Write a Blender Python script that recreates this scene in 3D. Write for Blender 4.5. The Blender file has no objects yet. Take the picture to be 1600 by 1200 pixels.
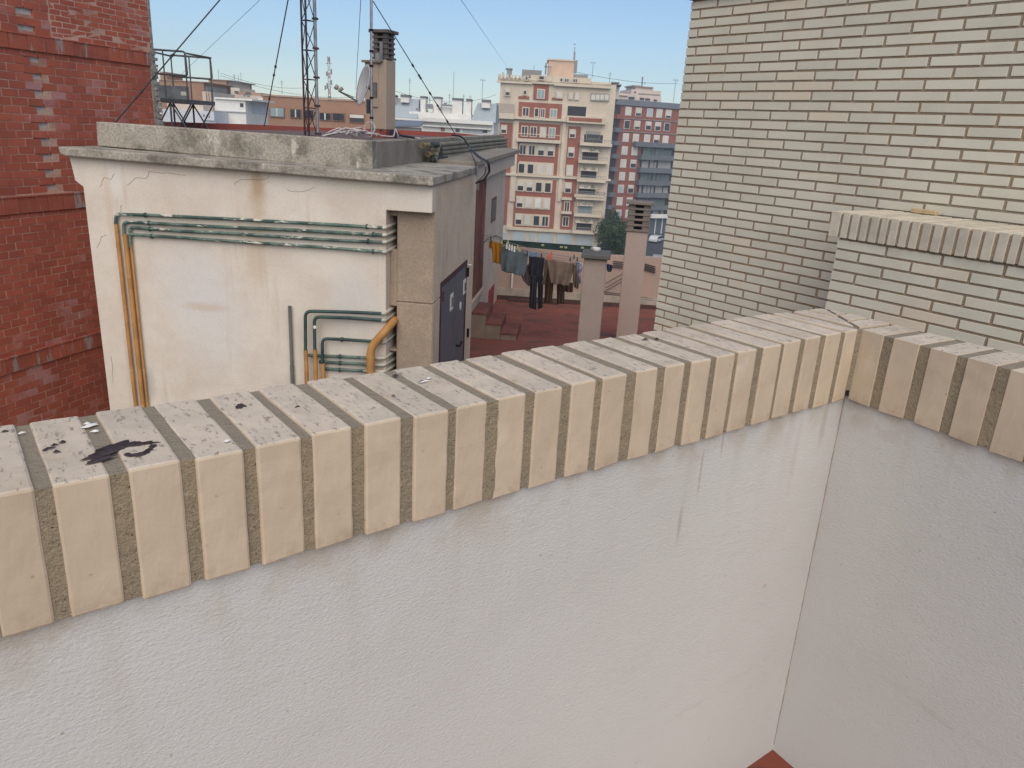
import bpy, bmesh, math, random
from mathutils import Vector, Matrix
random.seed(7)
rnd = random.random
def ru(a, b): return a + (b - a) * random.random()
SC = bpy.context.scene

# ---------------------------------------------------------------- camera
FPX = 1190.0
CZ = 1.46
down = Vector((595 - 800, -(4174 - 600), -FPX)).normalized()
UPc = -down
fw = Vector((0, 0, -1)); fw = (fw - UPc * fw.dot(UPc)).normalized()
rt = fw.cross(UPc)
RM = Matrix((rt, fw, UPc))              # camera axes -> world axes
cam = bpy.data.cameras.new('camera')
cam.sensor_width = 36.0; cam.lens = FPX / 1600 * 36
cam.clip_start = 0.02; cam.clip_end = 6000
camo = bpy.data.objects.new('camera', cam); SC.collection.objects.link(camo)
camo.matrix_world = Matrix.Translation((0, 0, CZ)) @ RM.to_4x4()
SC.camera = camo

# ---------------------------------------------------------------- light
SUN_AZ, SUN_EL = 176.0, 46.0            # azimuth clockwise from +Y (towards the view), degrees
world = bpy.data.worlds.new('World'); SC.world = world; world.use_nodes = True
wn = world.node_tree
bg = wn.nodes['Background']
sky = wn.nodes.new('ShaderNodeTexSky'); sky.sky_type = 'NISHITA'; sky.sun_disc = False
sky.sun_elevation = math.radians(SUN_EL); sky.sun_rotation = math.radians(SUN_AZ)
sky.air_density = 1.0; sky.dust_density = .35; sky.ozone_density = 4.5; sky.altitude = 20
wn.links.new(sky.outputs[0], bg.inputs[0]); bg.inputs[1].default_value = 0.10
sun = bpy.data.lights.new('sun', 'SUN'); sun.energy = 2.7; sun.angle = math.radians(75); sun.color = (1, .90, .76)
suno = bpy.data.objects.new('sun', sun); SC.collection.objects.link(suno)
sa, se = math.radians(SUN_AZ), math.radians(SUN_EL)
sd = Vector((math.sin(sa) * math.cos(se), math.cos(sa) * math.cos(se), math.sin(se)))
suno.rotation_euler = sd.to_track_quat('Z', 'Y').to_euler()
SC.view_settings.view_transform = 'Standard'; SC.view_settings.look = 'None'
SC.view_settings.exposure = 0.36; SC.view_settings.gamma = 1

# ---------------------------------------------------------------- helpers
def ray(px, py): return RM @ Vector((px - 800, -(py - 600), -FPX))
def at(px, py, Y):
    r = ray(px, py); return r * (Y / r.y) + Vector((0, 0, CZ))
def atz(px, py, z):
    r = ray(px, py); return r * ((z - CZ) / r.z) + Vector((0, 0, CZ))

class Fr:
    """local frame: x = along azimuth az, y = 90 degrees to its left, z = up (local z is world z)"""
    def __init__(s, o, az):
        a = math.radians(az); s.o = Vector((o[0], o[1], 0)); s.az = az
        s.u = Vector((math.sin(a), math.cos(a), 0)); s.v = Vector((-s.u.y, s.u.x, 0))
        s.rz = math.atan2(s.u.y, s.u.x)
    def px(s, X, Y, v=0.0):
        r = ray(X, Y); t = (v + s.o.dot(s.v)) / r.dot(s.v)
        p = r * t - s.o; return p.dot(s.u), p.z + CZ
    def w(s, u, v, z): return s.o + s.u * u + s.v * v + Vector((0, 0, z))
    def loc(s, p): q = Vector(p) - s.o; return (q.dot(s.u), q.dot(s.v), p[2])
BASE = {}
def tag(o, label, cat, group=None, kind=None):
    if label: o['label'] = label
    if cat: o['category'] = cat
    if group: o['group'] = group
    if kind: o['kind'] = kind
    return o
def thing(name, label, cat, fr, z=0.0, group=None):
    o = bpy.data.objects.new(name, None); SC.collection.objects.link(o)
    o.empty_display_size = .2
    o.location = (fr.o.x, fr.o.y, z); o.rotation_euler = (0, 0, fr.rz)
    BASE[o.name] = z
    return tag(o, label, cat, group)

class MB:
    def __init__(s): s.v = []; s.f = []; s.sm = set()
    def add(s, vs, fs, smooth=False):
        n = len(s.v); s.v += [tuple(a) for a in vs]
        for f in fs:
            if smooth: s.sm.add(len(s.f))
            s.f.append([n + i for i in f])
        return s
    def hexa(s, p):                     # 4 bottom ccw, 4 top
        return s.add(p, [(3, 2, 1, 0), (4, 5, 6, 7), (0, 1, 5, 4), (1, 2, 6, 5), (2, 3, 7, 6), (3, 0, 4, 7)])
    def box(s, x0, x1, y0, y1, z0, z1, j=0.0):
        if x1 < x0: x0, x1 = x1, x0
        if y1 < y0: y0, y1 = y1, y0
        if z1 < z0: z0, z1 = z1, z0
        p = [(x0, y0, z0), (x1, y0, z0), (x1, y1, z0), (x0, y1, z0), (x0, y0, z1), (x1, y0, z1), (x1, y1, z1), (x0, y1, z1)]
        if j: p = [(a + ru(-j, j), b + ru(-j, j) * .5, c + ru(-j, j)) for a, b, c in p]
        return s.hexa(p)
    def prism(s, pts, y0, y1):          # pts (x,z), counter-clockwise seen from -y
        n = len(pts)
        vs = [(a, y0, b) for a, b in pts] + [(a, y1, b) for a, b in pts]
        fs = [tuple(range(n)), tuple(range(2 * n - 1, n - 1, -1))]
        for i in range(n):
            k = (i + 1) % n; fs.append((i, n + i, n + k, k))
        return s.add(vs, fs)
    def hprism(s, pts, z0, z1):         # pts (x,y) ccw seen from above
        n = len(pts)
        vs = [(a, b, z0) for a, b in pts] + [(a, b, z1) for a, b in pts]
        fs = [tuple(range(n - 1, -1, -1)), tuple(range(n, 2 * n))]
        for i in range(n):
            k = (i + 1) % n; fs.append((i, k, n + k, n + i))
        return s.add(vs, fs)
    def tube(s, pts, r, seg=8, cap=True):
        P = [Vector(p) for p in pts]; n = len(P)
        R = r if isinstance(r, (list, tuple)) else [r] * n
        rings = []; prev = None
        for i in range(n):
            if i == 0: t = P[1] - P[0]
            elif i == n - 1: t = P[-1] - P[-2]
            else: t = (P[i + 1] - P[i]).normalized() + (P[i] - P[i - 1]).normalized()
            t.normalize()
            a = prev if prev is not None else (Vector((0, 0, 1)) if abs(t.z) < .9 else Vector((1, 0, 0)))
            a = (a - t * a.dot(t)); a.normalize(); prev = a
            b = t.cross(a)
            rings.append([P[i] + (a * math.cos(2 * math.pi * k / seg) + b * math.sin(2 * math.pi * k / seg)) * R[i] for k in range(seg)])
        vs = [q for ring in rings for q in ring]; fs = []
        for i in range(n - 1):
            for k in range(seg):
                k2 = (k + 1) % seg
                fs.append((i * seg + k, i * seg + k2, (i + 1) * seg + k2, (i + 1) * seg + k))
        s.add(vs, fs, True)
        if cap: s.add(vs[:seg], [tuple(range(seg - 1, -1, -1))]); s.add(vs[-seg:], [tuple(range(seg))])
        return s
    def build(s, name, m, parent=None, fr=None, bev=0.0, seg=1, label=None, z=0.0):
        """parent: vertices are in the parent's frame (z world); fr: own top-level mesh in that frame"""
        me = bpy.data.meshes.new(name)
        zb = BASE.get(parent.name, 0.0) if parent else z
        me.from_pydata([(a, b, c - zb) for a, b, c in s.v], [], s.f)
        bm = bmesh.new(); bm.from_mesh(me)
        bmesh.ops.recalc_face_normals(bm, faces=bm.faces)
        bm.to_mesh(me); bm.free()
        for i in s.sm: me.polygons[i].use_smooth = True
        me.materials.append(m)
        o = bpy.data.objects.new(name, me); SC.collection.objects.link(o)
        if parent: o.parent = parent; BASE[o.name] = zb
        else:
            BASE[o.name] = z
            if fr: o.location = (fr.o.x, fr.o.y, z); o.rotation_euler = (0, 0, fr.rz)
        if bev:
            b = o.modifiers.new('bevel', 'BEVEL'); b.width = bev; b.segments = seg; b.limit_method = 'ANGLE'; b.angle_limit = .6
            if seg > 1: b.harden_normals = False
        if label: o['label'] = label
        return o

def bend(pts, r=.03, n=4):
    """round the corners of a polyline"""
    P = [Vector(p) for p in pts]; out = [P[0]]
    for i in range(1, len(P) - 1):
        a = (P[i - 1] - P[i]); b = (P[i + 1] - P[i])
        ra = min(r, a.length * .45, b.length * .45)
        s0 = P[i] + a.normalized() * ra; s1 = P[i] + b.normalized() * ra
        for k in range(n + 1):
            t = k / n; out.append(s0 * (1 - t) ** 2 + P[i] * 2 * t * (1 - t) + s1 * t * t)
    out.append(P[-1]); return out

# ---------------------------------------------------------------- materials
class NT:
    def __init__(s, name):
        s.m = bpy.data.materials.new(name); s.m.use_nodes = True
        s.t = s.m.node_tree; s.b = s.t.nodes['Principled BSDF']
        s.tc = s.t.nodes.new('ShaderNodeTexCoord')
    def n(s, ty, **kw):
        k = s.t.nodes.new(ty)
        for a, b in kw.items(): setattr(k, a, b)
        return k
    def link(s, a, b): s.t.links.new(a, b)
    def val(s, sock, x):
        if isinstance(x, (int, float)): sock.default_value = x
        elif isinstance(x, (tuple, list)): sock.default_value = x
        else: s.link(x, sock)
    def noise(s, sc, det=4, rough=.6, dist=0, vec=None, stretch=None):
        q = s.n('ShaderNodeTexNoise'); q.inputs['Scale'].default_value = sc
        q.inputs['Detail'].default_value = det; q.inputs['Roughness'].default_value = rough; q.inputs['Distortion'].default_value = dist
        v = vec or s.tc.outputs['Object']
        if stretch:
            mp = s.n('ShaderNodeMapping'); mp.inputs['Scale'].default_value = stretch; s.link(v, mp.inputs['Vector']); v = mp.outputs[0]
        s.link(v, q.inputs['Vector']); return q.outputs['Fac']
    def ramp(s, x, lo, hi, a=0.0, b=1.0):
        q = s.n('ShaderNodeMapRange', interpolation_type='SMOOTHSTEP')
        s.val(q.inputs[0], x); q.inputs[1].default_value = lo; q.inputs[2].default_value = hi
        q.inputs[3].default_value = a; q.inputs[4].default_value = b; return q.outputs[0]
    def math(s, op, a, b=0.0, c=0.0):
        q = s.n('ShaderNodeMath', operation=op); s.val(q.inputs[0], a); s.val(q.inputs[1], b); s.val(q.inputs[2], c); return q.outputs[0]
    def mix(s, f, a, b, mode='MIX'):
        q = s.n('ShaderNodeMix', data_type='RGBA', blend_type=mode); s.val(q.inputs[0], f)
        for i, x in ((6, a), (7, b)):
            if isinstance(x, (tuple, list)): x = (*x[:3], 1)
            s.val(q.inputs[i], x)
        return q.outputs[2]
    def xyz(s):
        q = s.n('ShaderNodeSeparateXYZ'); s.link(s.tc.outputs['Object'], q.inputs[0]); return q.outputs
    def spot(s, c, r, wob=.3, wsc=20, lo=.8, hi=1.1):
        """1 inside an irregular ellipsoid about c with radii r"""
        nz = s.n('ShaderNodeTexNoise'); nz.inputs['Scale'].default_value = wsc; nz.inputs['Detail'].default_value = 4
        s.link(s.tc.outputs['Object'], nz.inputs['Vector'])
        sb = s.n('ShaderNodeVectorMath', operation='SUBTRACT'); s.link(s.tc.outputs['Object'], sb.inputs[0]); sb.inputs[1].default_value = c
        dv = s.n('ShaderNodeVectorMath', operation='DIVIDE'); s.link(sb.outputs[0], dv.inputs[0]); dv.inputs[1].default_value = r
        ln = s.n('ShaderNodeVectorMath', operation='LENGTH'); s.link(dv.outputs[0], ln.inputs[0])
        w = s.math('MULTIPLY_ADD', nz.outputs['Fac'], wob * 2, -wob)
        return s.ramp(s.math('ADD', ln.outputs['Value'], w), lo, hi, 1.0, 0.0)
    def bump(s, h, strength=.3, dist=.002, prev=None):
        q = s.n('ShaderNodeBump'); s.val(q.inputs['Strength'], strength); q.inputs['Distance'].default_value = dist
        s.link(h, q.inputs['Height'])
        if prev is not None: s.link(prev, q.inputs['Normal'])
        return q.outputs[0]
    def done(s, col, rough=.85, normal=None, metal=0.0, spec=.3):
        s.val(s.b.inputs['Base Color'], (*col, 1) if isinstance(col, (tuple, list)) else col)
        s.val(s.b.inputs['Roughness'], rough); s.b.inputs['Metallic'].default_value = metal
        s.b.inputs['Specular IOR Level'].default_value = spec
        if normal is not None: s.link(normal, s.b.inputs['Normal'])
        return s.m

def mat(name, c, c2=None, ns=2.0, lo=.4, hi=.65, fine=.12, fs=60, bump=.3, bs=90, bd=.002, isl=0.0, rough=.85, metal=0.0, spec=.3,
        streak=None, sth=(.55, .7), ssc=(9, 9, .8)):
    t = NT(name)
    col = tuple(c)
    if c2: col = t.mix(t.ramp(t.noise(ns, 5, .65), lo, hi), c, c2)
    if streak: col = t.mix(t.ramp(t.noise(1.0, 5, .6, stretch=ssc), *sth), col, streak)
    if fine:
        g = t.ramp(t.noise(fs, 3, .6), .25, .75, 1 - fine, 1 + fine)
        cb = t.n('ShaderNodeCombineXYZ')
        for i in range(3): t.link(g, cb.inputs[i])
        col = t.mix(1.0, col, cb.outputs[0], 'MULTIPLY')
    if isl:
        gm = t.n('ShaderNodeNewGeometry')
        g = t.ramp(gm.outputs['Random Per Island'], 0, 1, 1 - isl, 1 + isl)
        cb = t.n('ShaderNodeCombineXYZ')
        for i in range(3): t.link(g, cb.inputs[i])
        col = t.mix(1.0, col, cb.outputs[0], 'MULTIPLY')
    nrm = t.bump(t.noise(bs, 4, .6), bump, bd) if bump else None
    return t.done(col, rough, nrm, metal, spec)

def plain(name, c, rough=.8, metal=0.0, spec=.3): return NT(name).done(c, rough, None, metal, spec)

# ================================================================ materials of the near things
def cop_mat():
    t = NT('cream_coping_brick')
    gm = t.n('ShaderNodeNewGeometry'); sp = t.n('ShaderNodeSeparateXYZ'); t.link(gm.outputs['Normal'], sp.inputs[0])
    up = t.ramp(sp.outputs[2], .5, .95)
    base = t.mix(t.ramp(t.noise(7, 5, .6), .35, .7), (.52, .42, .305), (.475, .38, .275))
    # weathered top: grey bloom with fine dark pits
    top = t.mix(t.ramp(t.noise(14, 6, .7), .4, .62), (.58, .49, .385), (.50, .43, .34))
    top = t.mix(t.ramp(t.noise(70, 5, .75, stretch=(2.2, .8, 1)), .555, .63), top, (.27, .23, .19))
    col = t.mix(up, base, top)
    # dots and small chips on the fronts
    vo = t.n('ShaderNodeTexVoronoi'); vo.inputs['Scale'].default_value = 48; t.link(t.tc.outputs['Object'], vo.inputs['Vector'])
    dot = t.math('MULTIPLY', t.ramp(vo.outputs['Distance'], .05, .13, 1, 0), t.ramp(t.noise(23, 2), .47, .56))
    col = t.mix(t.math('MULTIPLY', dot, .55), col, (.25, .17, .1))
    # every brick has its own clouding, and grime along its lower end
    z = t.xyz()[2]
    q4 = t.n('ShaderNodeTexNoise', noise_dimensions='4D'); q4.inputs['Scale'].default_value = 9; q4.inputs['Detail'].default_value = 5; q4.inputs['Roughness'].default_value = .65
    t.link(t.tc.outputs['Object'], q4.inputs['Vector']); t.link(t.math('MULTIPLY', gm.outputs['Random Per Island'], 60.0), q4.inputs['W'])
    col = t.mix(t.math('MULTIPLY', t.ramp(q4.outputs['Fac'], .48, .72), .55), col, (.40, .315, .225))
    col = t.mix(t.math('MULTIPLY', t.ramp(q4.outputs['Fac'], .26, .42, 1, 0), .5), col, (.62, .53, .42))
    gz = t.math('MULTIPLY', t.ramp(z, ZB, ZB + .035, 1, 0), t.ramp(t.noise(38, 4, .7), .42, .68))
    col = t.mix(t.math('MULTIPLY', gz, .5), col, (.30, .22, .14))
    g = t.ramp(gm.outputs['Random Per Island'], 0, 1, .965, 1.03)
    cb = t.n('ShaderNodeCombineXYZ')
    for i in range(3): t.link(g, cb.inputs[i])
    col = t.mix(1.0, col, cb.outputs[0], 'MULTIPLY')
    nr = t.bump(t.noise(140, 4, .6), .25, .0012); nr = t.bump(t.noise(22, 3, .5), .25, .003, nr)
    return t.done(col, .75, nr, spec=.25)
ZT, ZB = CZ - .35, CZ - .504
M_COP = cop_mat()
def mortar_mat():
    t = NT('sandy_mortar')
    col = t.mix(t.ramp(t.noise(8, 4), .35, .65), (.30, .235, .155), (.25, .205, .145))
    vo = t.n('ShaderNodeTexVoronoi'); vo.inputs['Scale'].default_value = 420; t.link(t.tc.outputs['Object'], vo.inputs['Vector'])
    col = t.mix(t.ramp(vo.outputs['Color'], .7, .95), col, (.36, .29, .2))
    col = t.mix(t.ramp(t.noise(260, 3, .7), .6, .7), col, (.09, .065, .045))
    gm = t.n('ShaderNodeNewGeometry'); sp = t.n('ShaderNodeSeparateXYZ'); t.link(gm.outputs['Normal'], sp.inputs[0])
    col = t.mix(t.ramp(sp.outputs[2], .5, .95), col, (.285, .24, .18))
    nr = t.bump(t.noise(330, 4, .7), .9, .003); nr = t.bump(t.noise(60, 3, .6), .6, .006, nr)
    return t.done(col, .95, nr, spec=.1)
M_MORT = mortar_mat()
def plaster_mat():
    t = NT('rough_white_plaster')
    col = t.mix(t.ramp(t.noise(1.6, 5, .6), .35, .7), (.545, .53, .50), (.50, .482, .45))
    x, y, z = t.xyz()
    # run-off dirt that starts under the coping
    near = t.ramp(z, .62, .955)
    near2 = t.ramp(z, .86, .957)
    st = t.ramp(t.noise(1, 5, .6, stretch=(16, 16, 1.2)), .5, .72)
    col = t.mix(t.math('MULTIPLY', t.math('MULTIPLY', st, near), .18), col, (.36, .29, .2))
    st2 = t.ramp(t.noise(11, 4, .6), .42, .66)
    col = t.mix(t.math('MULTIPLY', t.math('MULTIPLY', st2, near2), .6), col, (.38, .31, .22))
    # faint slanting brush and scuff marks
    mk = t.n('ShaderNodeMapping'); mk.inputs['Rotation'].default_value = (0, .55, 0); mk.inputs['Scale'].default_value = (1.3, 1.3, 9)
    t.link(t.tc.outputs['Object'], mk.inputs['Vector'])
    sc = t.ramp(t.noise(1.0, 5, .65, vec=mk.outputs[0]), .6, .72)
    col = t.mix(t.math('MULTIPLY', sc, .30), col, (.40, .355, .32))
    tr_ = t.n('ShaderNodeMapping'); tr_.inputs['Rotation'].default_value = (0, .22, 0); tr_.inputs['Scale'].default_value = (.8, .8, 22)
    t.link(t.tc.outputs['Object'], tr_.inputs['Vector'])
    col = t.mix(t.math('MULTIPLY', t.ramp(t.noise(1.0, 2, .5, vec=tr_.outputs[0]), .66, .70), .22), col, (.42, .33, .28))
    col = t.mix(t.math('MULTIPLY', t.ramp(t.noise(260, 3, .7), .62, .7), .4), col, (.36, .34, .32))
    for c, r, k in (((-.442, .012, .885), (.0035, .05, .05), .6), ((-.482, .012, .79), (.006, .05, .045), .5), ((-.39, .012, .93), (.004, .05, .03), .5),
                 ((-.161, .012, .544), (.007, .05, .006), .5), ((-.14, .012, .85), (.012, .05, .10), .22), ((-.05, .012, .9), (.012, .05, .06), .4)):
        col = t.mix(t.math('MULTIPLY', t.spot(c, r, .45, 60, .2, 1.3), k), col, (.34, .28, .24))
    vo = t.n('ShaderNodeTexVoronoi'); vo.inputs['Scale'].default_value = 19; t.link(t.tc.outputs['Object'], vo.inputs['Vector'])
    col = t.mix(t.ramp(vo.outputs['Distance'], .02, .05, .5, 0), col, (.2, .17, .15))
    nr = t.bump(t.noise(1, 4, .7, stretch=(150, 150, 260)), .75, .0022); nr = t.bump(t.noise(1, 3, .55, stretch=(35, 35, 60)), t.ramp(t.noise(2.5, 2), .35, .65, .02, .3), .003, nr); nr = t.bump(t.noise(7, 3, .5), .2, .005, nr)
    return t.done(col, .9, nr, spec=.15)
M_PLA = plaster_mat()
def island_brick(name, a, b, isl, c3=None, th=(.55, .68), bd=.0015, mott=3.0, mlo=.4, mhi=.65, spec=.25):
    t = NT(name)
    col = t.mix(t.ramp(t.noise(mott, 5, .65), mlo, mhi), a, b)
    gm = t.n('ShaderNodeNewGeometry')
    if c3:
        rr = t.math('MULTIPLY_ADD', gm.outputs['Random Per Island'], .28, t.noise(.9, 4, .6))
        rr = t.math('MULTIPLY_ADD', t.noise(25, 4, .7), .22, rr)
        col = t.mix(t.math('MULTIPLY', t.ramp(rr, *th), .55), col, c3)
    g = t.ramp(gm.outputs['Random Per Island'], 0, 1, 1 - isl, 1 + isl)
    cb = t.n('ShaderNodeCombineXYZ')
    for i in range(3): t.link(g, cb.inputs[i])
    col = t.mix(1.0, col, cb.outputs[0], 'MULTIPLY')
    return t.done(col, .8, t.bump(t.noise(130, 4, .6), .3, bd), spec=spec)
M_WB = island_brick('pale_face_brick', (.60, .57, .46), (.55, .52, .42), .05, (.60, .48, .35), (.84, 1.08))
M_WM = mat('brown_bed_mortar', (.29, .24, .18), (.33, .235, .15), 1.1, fine=.25, fs=150, bump=.6, bs=200)
M_RB = island_brick('red_hollow_brick', (.40, .105, .06), (.335, .09, .058), .09, (.42, .28, .28), (.84, 1.0), .004, 2.0)
M_RM = mat('red_wall_mortar', (.52, .34, .25), (.36, .17, .12), 1.5, fine=.3, fs=60, bump=.6, bs=80)
M_CONC = mat('weathered_concrete', (.33, .30, .25), (.16, .148, .12), 3.2, .42, .66, .3, 45, .6, 60, .004,
             streak=(.47, .43, .36), sth=(.58, .7), ssc=(6, 6, 2.5))
M_CONC2 = mat('pale_grey_render', (.25, .215, .175), (.20, .175, .145), 3, .4, .65, .15, 50, .5, 70, .004)
M_TILE = None

# ================================================================ our terrace: floor and parapets
CP = atz(1345, 514, CZ - .35)
ZT, ZB = CZ - .35, CZ - .504
FA = Fr(CP, 52.55); FB = Fr(CP, 148.0)
PU, PV = FA.loc((*atz(1289, 481, ZT).xy, 0))[:2]          # outer corner of the coping in FA
QU, QV = FB.loc((*atz(1289, 481, ZT).xy, 0))[:2]
def lerp_tab(tab, x):
    if x <= tab[0][0]: return tab[0][1]
    for (a, b), (c, d) in zip(tab, tab[1:]):
        if x <= c: return b + (d - b) * (x - a) / (c - a)
    return tab[-1][1]
VA = [(-2.1, .203), (-1.2, .188), (-.07, .178), (PU, PV)]
VB = [(QU, QV), (.25, .133), (.6, .16), (2.0, .185)]
arA = [(-150, -62), (-38, 54), (80.5, 171.5), (200, 283), (304.5, 380), (400, 471), (487.5, 550), (570, 628), (647, 701.6), (714, 764), (778, 825),
       (838, 881), (895, 934), (943.6, 981.6), (996, 1031), (1041, 1073), (1083, 1112), (1121.6, 1150), (1156.5, 1184.6),
       (1194, 1221), (1227.6, 1254), (1261, 1285), (1292, 1316), (1323, 1341.5)]
def ya(x): return 762 - (x - 54) * .1918 - (1 - abs((x - 700) / 650) ** 2) * 4
iA = [(FA.px(a, ya(a))[0], FA.px(b, ya(b))[0]) for a, b in arA]
u = iA[0][0]
while u > -4.2:
    iA.insert(0, (u - .0665 + ru(-.002, .002), u - .019 + ru(-.003, .003))); u -= .0665
arB = [((1347.5, 516), (1381, 526)), ((1396, 531), (1436, 540.5)), ((1454, 545), (1495, 557.5)), ((1512.5, 561), (1557.5, 574)), ((1579, 580), (1632, 596))]
iB = [(FB.px(*a)[0], FB.px(*b)[0]) for a, b in arB]
u = iB[-1][0] + .064
while u < 2.2:
    iB.append((u, u + .046 + ru(-.003, .003))); u += .064

ctex = bpy.data.textures.new('wear', 'CLOUDS'); ctex.noise_scale = .03; ctex.noise_depth = 3
def rough(o, lv=3, st=.002):
    m = o.modifiers.new('sub', 'SUBSURF'); m.subdivision_type = 'SIMPLE'; m.levels = m.render_levels = lv
    m = o.modifiers.new('wear', 'DISPLACE'); m.texture = ctex; m.strength = st; m.mid_level = .5; m.texture_coords = 'LOCAL'
    return o
pa = thing('parapet_wall', 'white rough plastered terrace parapet with cream soldier brick coping crossing the picture', 'parapet', FA)
bk = MB(); mo = MB()
def coping_row(mb, mort, fr, rows, vt, sgn):
    prev = None
    for a, b in rows:
        dz = ru(-.0012, .0012); dv = ru(-.0015, .0015); k = ru(-.0012, .0012)
        pts = [(a, dv), (b, dv + k), (b + k, vt(b)), (a + k, vt(a))]
        mb.hexa([(x, y, ZB + ru(-.002, .002)) for x, y in pts] + [(x, y, ZT + dz) for x, y in pts])
        if prev is not None:
            d = ru(.0015, .0035); d2 = ru(.001, .003)
            x0, x1 = prev - .004, a + .004
            mort.hexa([(x0, d, ZB + .004), (x1, d, ZB + .004), (x1, vt(x1) - .004, ZB + .004), (x0, vt(x0) - .004, ZB + .004),
                       (x0, d, ZT - d2), (x1, d, ZT - d2), (x1, vt(x1) - .004, ZT - d2), (x0, vt(x0) - .004, ZT - d2)])
        prev = b
coping_row(bk, mo, FA, iA, lambda x: lerp_tab(VA, x), 1)
# cut bricks between the mitre and the outer edge
mA = PV / PU
u = .012
while u < PU - .02:
    b = min(u + .042, PU - .004)
    bk.hprism([(u, u * mA + .006), (b, b * mA + .006), (b, lerp_tab(VA, b)), (u, lerp_tab(VA, u))], ZT - .05, ZT + ru(-.001, .001))
    u = b + .010
mo.hprism([(-.02, .01), (.002, .004), (PU, PV - .003), (-.02, lerp_tab(VA, -.02) - .006)], ZT - .1, ZT - .0035)
mo.hprism([(-.016, .002), (.004, -.008), (.03, .0), (.03, .12), (-.016, .12)], ZB + .022, ZT - .004)
cpA = rough(bk.build('coping', M_COP, pa, bev=.0032, seg=2))
mo.build('mortar', M_MORT, cpA)
def wall_sheet(mb, u0, u1, v0, v1, z0, z1): mb.box(u0, u1, v0, v1, z0, z1)
w = MB(); w.box(-4.3, .06, .012, .165, 0, ZB + .003)
w.build('plastered_wall', M_PLA, pa)
w = MB(); w.box(-4.3, 0, .165, .175, -9, ZB + .003); w.build('outer_wall', M_CONC2, pa)

pb = thing('parapet_wall', 'short white plastered parapet with cream brick coping running off the right edge of the picture', 'parapet', FB)
bk = MB(); mo = MB()
coping_row(bk, mo, FB, iB, lambda x: lerp_tab(VB, x), 1)
mB = QV / QU
u = -.012
while u > QU + .02:
    a = max(u - .042, QU + .004)
    bk.hprism([(a, a * mB + .006), (u, u * mB + .006), (u, lerp_tab(VB, u)), (a, lerp_tab(VB, a))], ZT - .05, ZT + ru(-.001, .001))
    u = a - .010
mo.hprism([(.012, .006), (.012, lerp_tab(VB, .01) - .006), (QU, QV - .003), (-.002, .006)], ZT - .1, ZT - .0045)
cpB = rough(bk.build('coping', M_COP, pb, bev=.0032, seg=2))
mo.build('mortar', M_MORT, cpB)
w = MB(); w.box(-.06, 2.3, .012, .09, 0, ZB + .0015); w.build('plastered_wall', M_PLA, pb)

# hairline crack: a thin dark line down the inner corner, wider towards the top
cb1 = FB.w(0, .012, 0); cd = cb1 - FA.o; den = FA.v.dot(FB.u)
tt = (.012 - cd.dot(FA.v)) / den; cx_ = FA.loc(cb1 + FB.u * tt)
b = MB(); zz0 = ZB; pts = []
while zz0 > 0: pts.append((cx_[0] + ru(-.0012, .0006), .0118 + ru(-.0004, .0004), zz0)); zz0 -= .02
b.tube(pts, [.0016 + .0012 * max(0, (p[2] - .6)) for p in pts], 5); b.build('crack', plain('crease_line', (.30, .255, .205)), pa)

# floor of our terrace
def tile_mat(name, a, b, patch, pth, sx=5.0, gap=(.12, .05, .035)):
    t = NT(name)
    bt = t.n('ShaderNodeTexBrick'); bt.offset = .5; bt.inputs['Scale'].default_value = sx
    bt.inputs['Mortar Size'].default_value = .012; bt.inputs['Brick Width'].default_value = 1.0; bt.inputs['Row Height'].default_value = .5
    t.link(t.tc.outputs['Object'], bt.inputs['Vector'])
    bt.inputs['Color1'].default_value = (*a, 1); bt.inputs['Color2'].default_value = (*b, 1); bt.inputs['Mortar'].default_value = (*gap, 1)
    col = t.mix(t.ramp(t.noise(1.1, 5, .65), .4, .62), bt.outputs['Color'], b)
    col = t.mix(t.math('MULTIPLY', t.ramp(t.noise(1.7, 6, .7, stretch=(1, 2.2, 1)), *pth), .8), col, patch)
    return t.done(col, .75, t.bump(t.noise(60, 4), .3, .003), spec=.3)
M_FL = tile_mat('red_terrace_tile', (.20, .055, .035), (.15, .045, .032), (.09, .04, .03), (.6, .7))
fl = MB()
c0 = FA.w(.05, .05, 0); a0 = FA.w(-4.3, .05, 0); b0 = FB.w(2.3, .05, 0)
fl.hprism([(c0.x, c0.y), (a0.x, a0.y), (-3.4, -3.2), (b0.x, -3.2), (b0.x, b0.y)], -.25, 0)
tag(fl.build('terrace_floor', M_FL), None, None, kind='structure')

# marks on the coping: a tar-like smear, droppings, a few specks
def blob(mb, cx, cy, rx, ry, z, h=.0012, rot=0, n=30, wob=.3):
    ph = [ru(0, 6.28) for _ in range(3)]; vs = [(cx, cy, z + h)]
    for k in range(n):
        a = 2 * math.pi * k / n
        r = 1 + wob * (.5 * math.sin(2 * a + ph[0]) + .35 * math.sin(3 * a + ph[1]) + .3 * math.sin(5 * a + ph[2]))
        r *= ru(.88, 1.12)
        x, y = rx * r * math.cos(a), ry * r * math.sin(a)
        vs.append((cx + x * math.cos(rot) - y * math.sin(rot), cy + x * math.sin(rot) + y * math.cos(rot), z))
    mb.add(vs, [(0, 1 + k, 1 + (k + 1) % n) for k in range(n)], True)
def cpt(X, Y):
    p = FA.loc((*atz(X, Y, ZT).xy, 0)); return p[0], p[1]
M_TAR = mat('dried_black_tar', (.035, .022, .022), (.06, .045, .045), 30, fine=.3, fs=200, bump=.6, bs=180, rough=.55)
M_WHITE = mat('white_dropping', (.68, .66, .62), fine=.1, bump=.3)
sm = MB()
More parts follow.
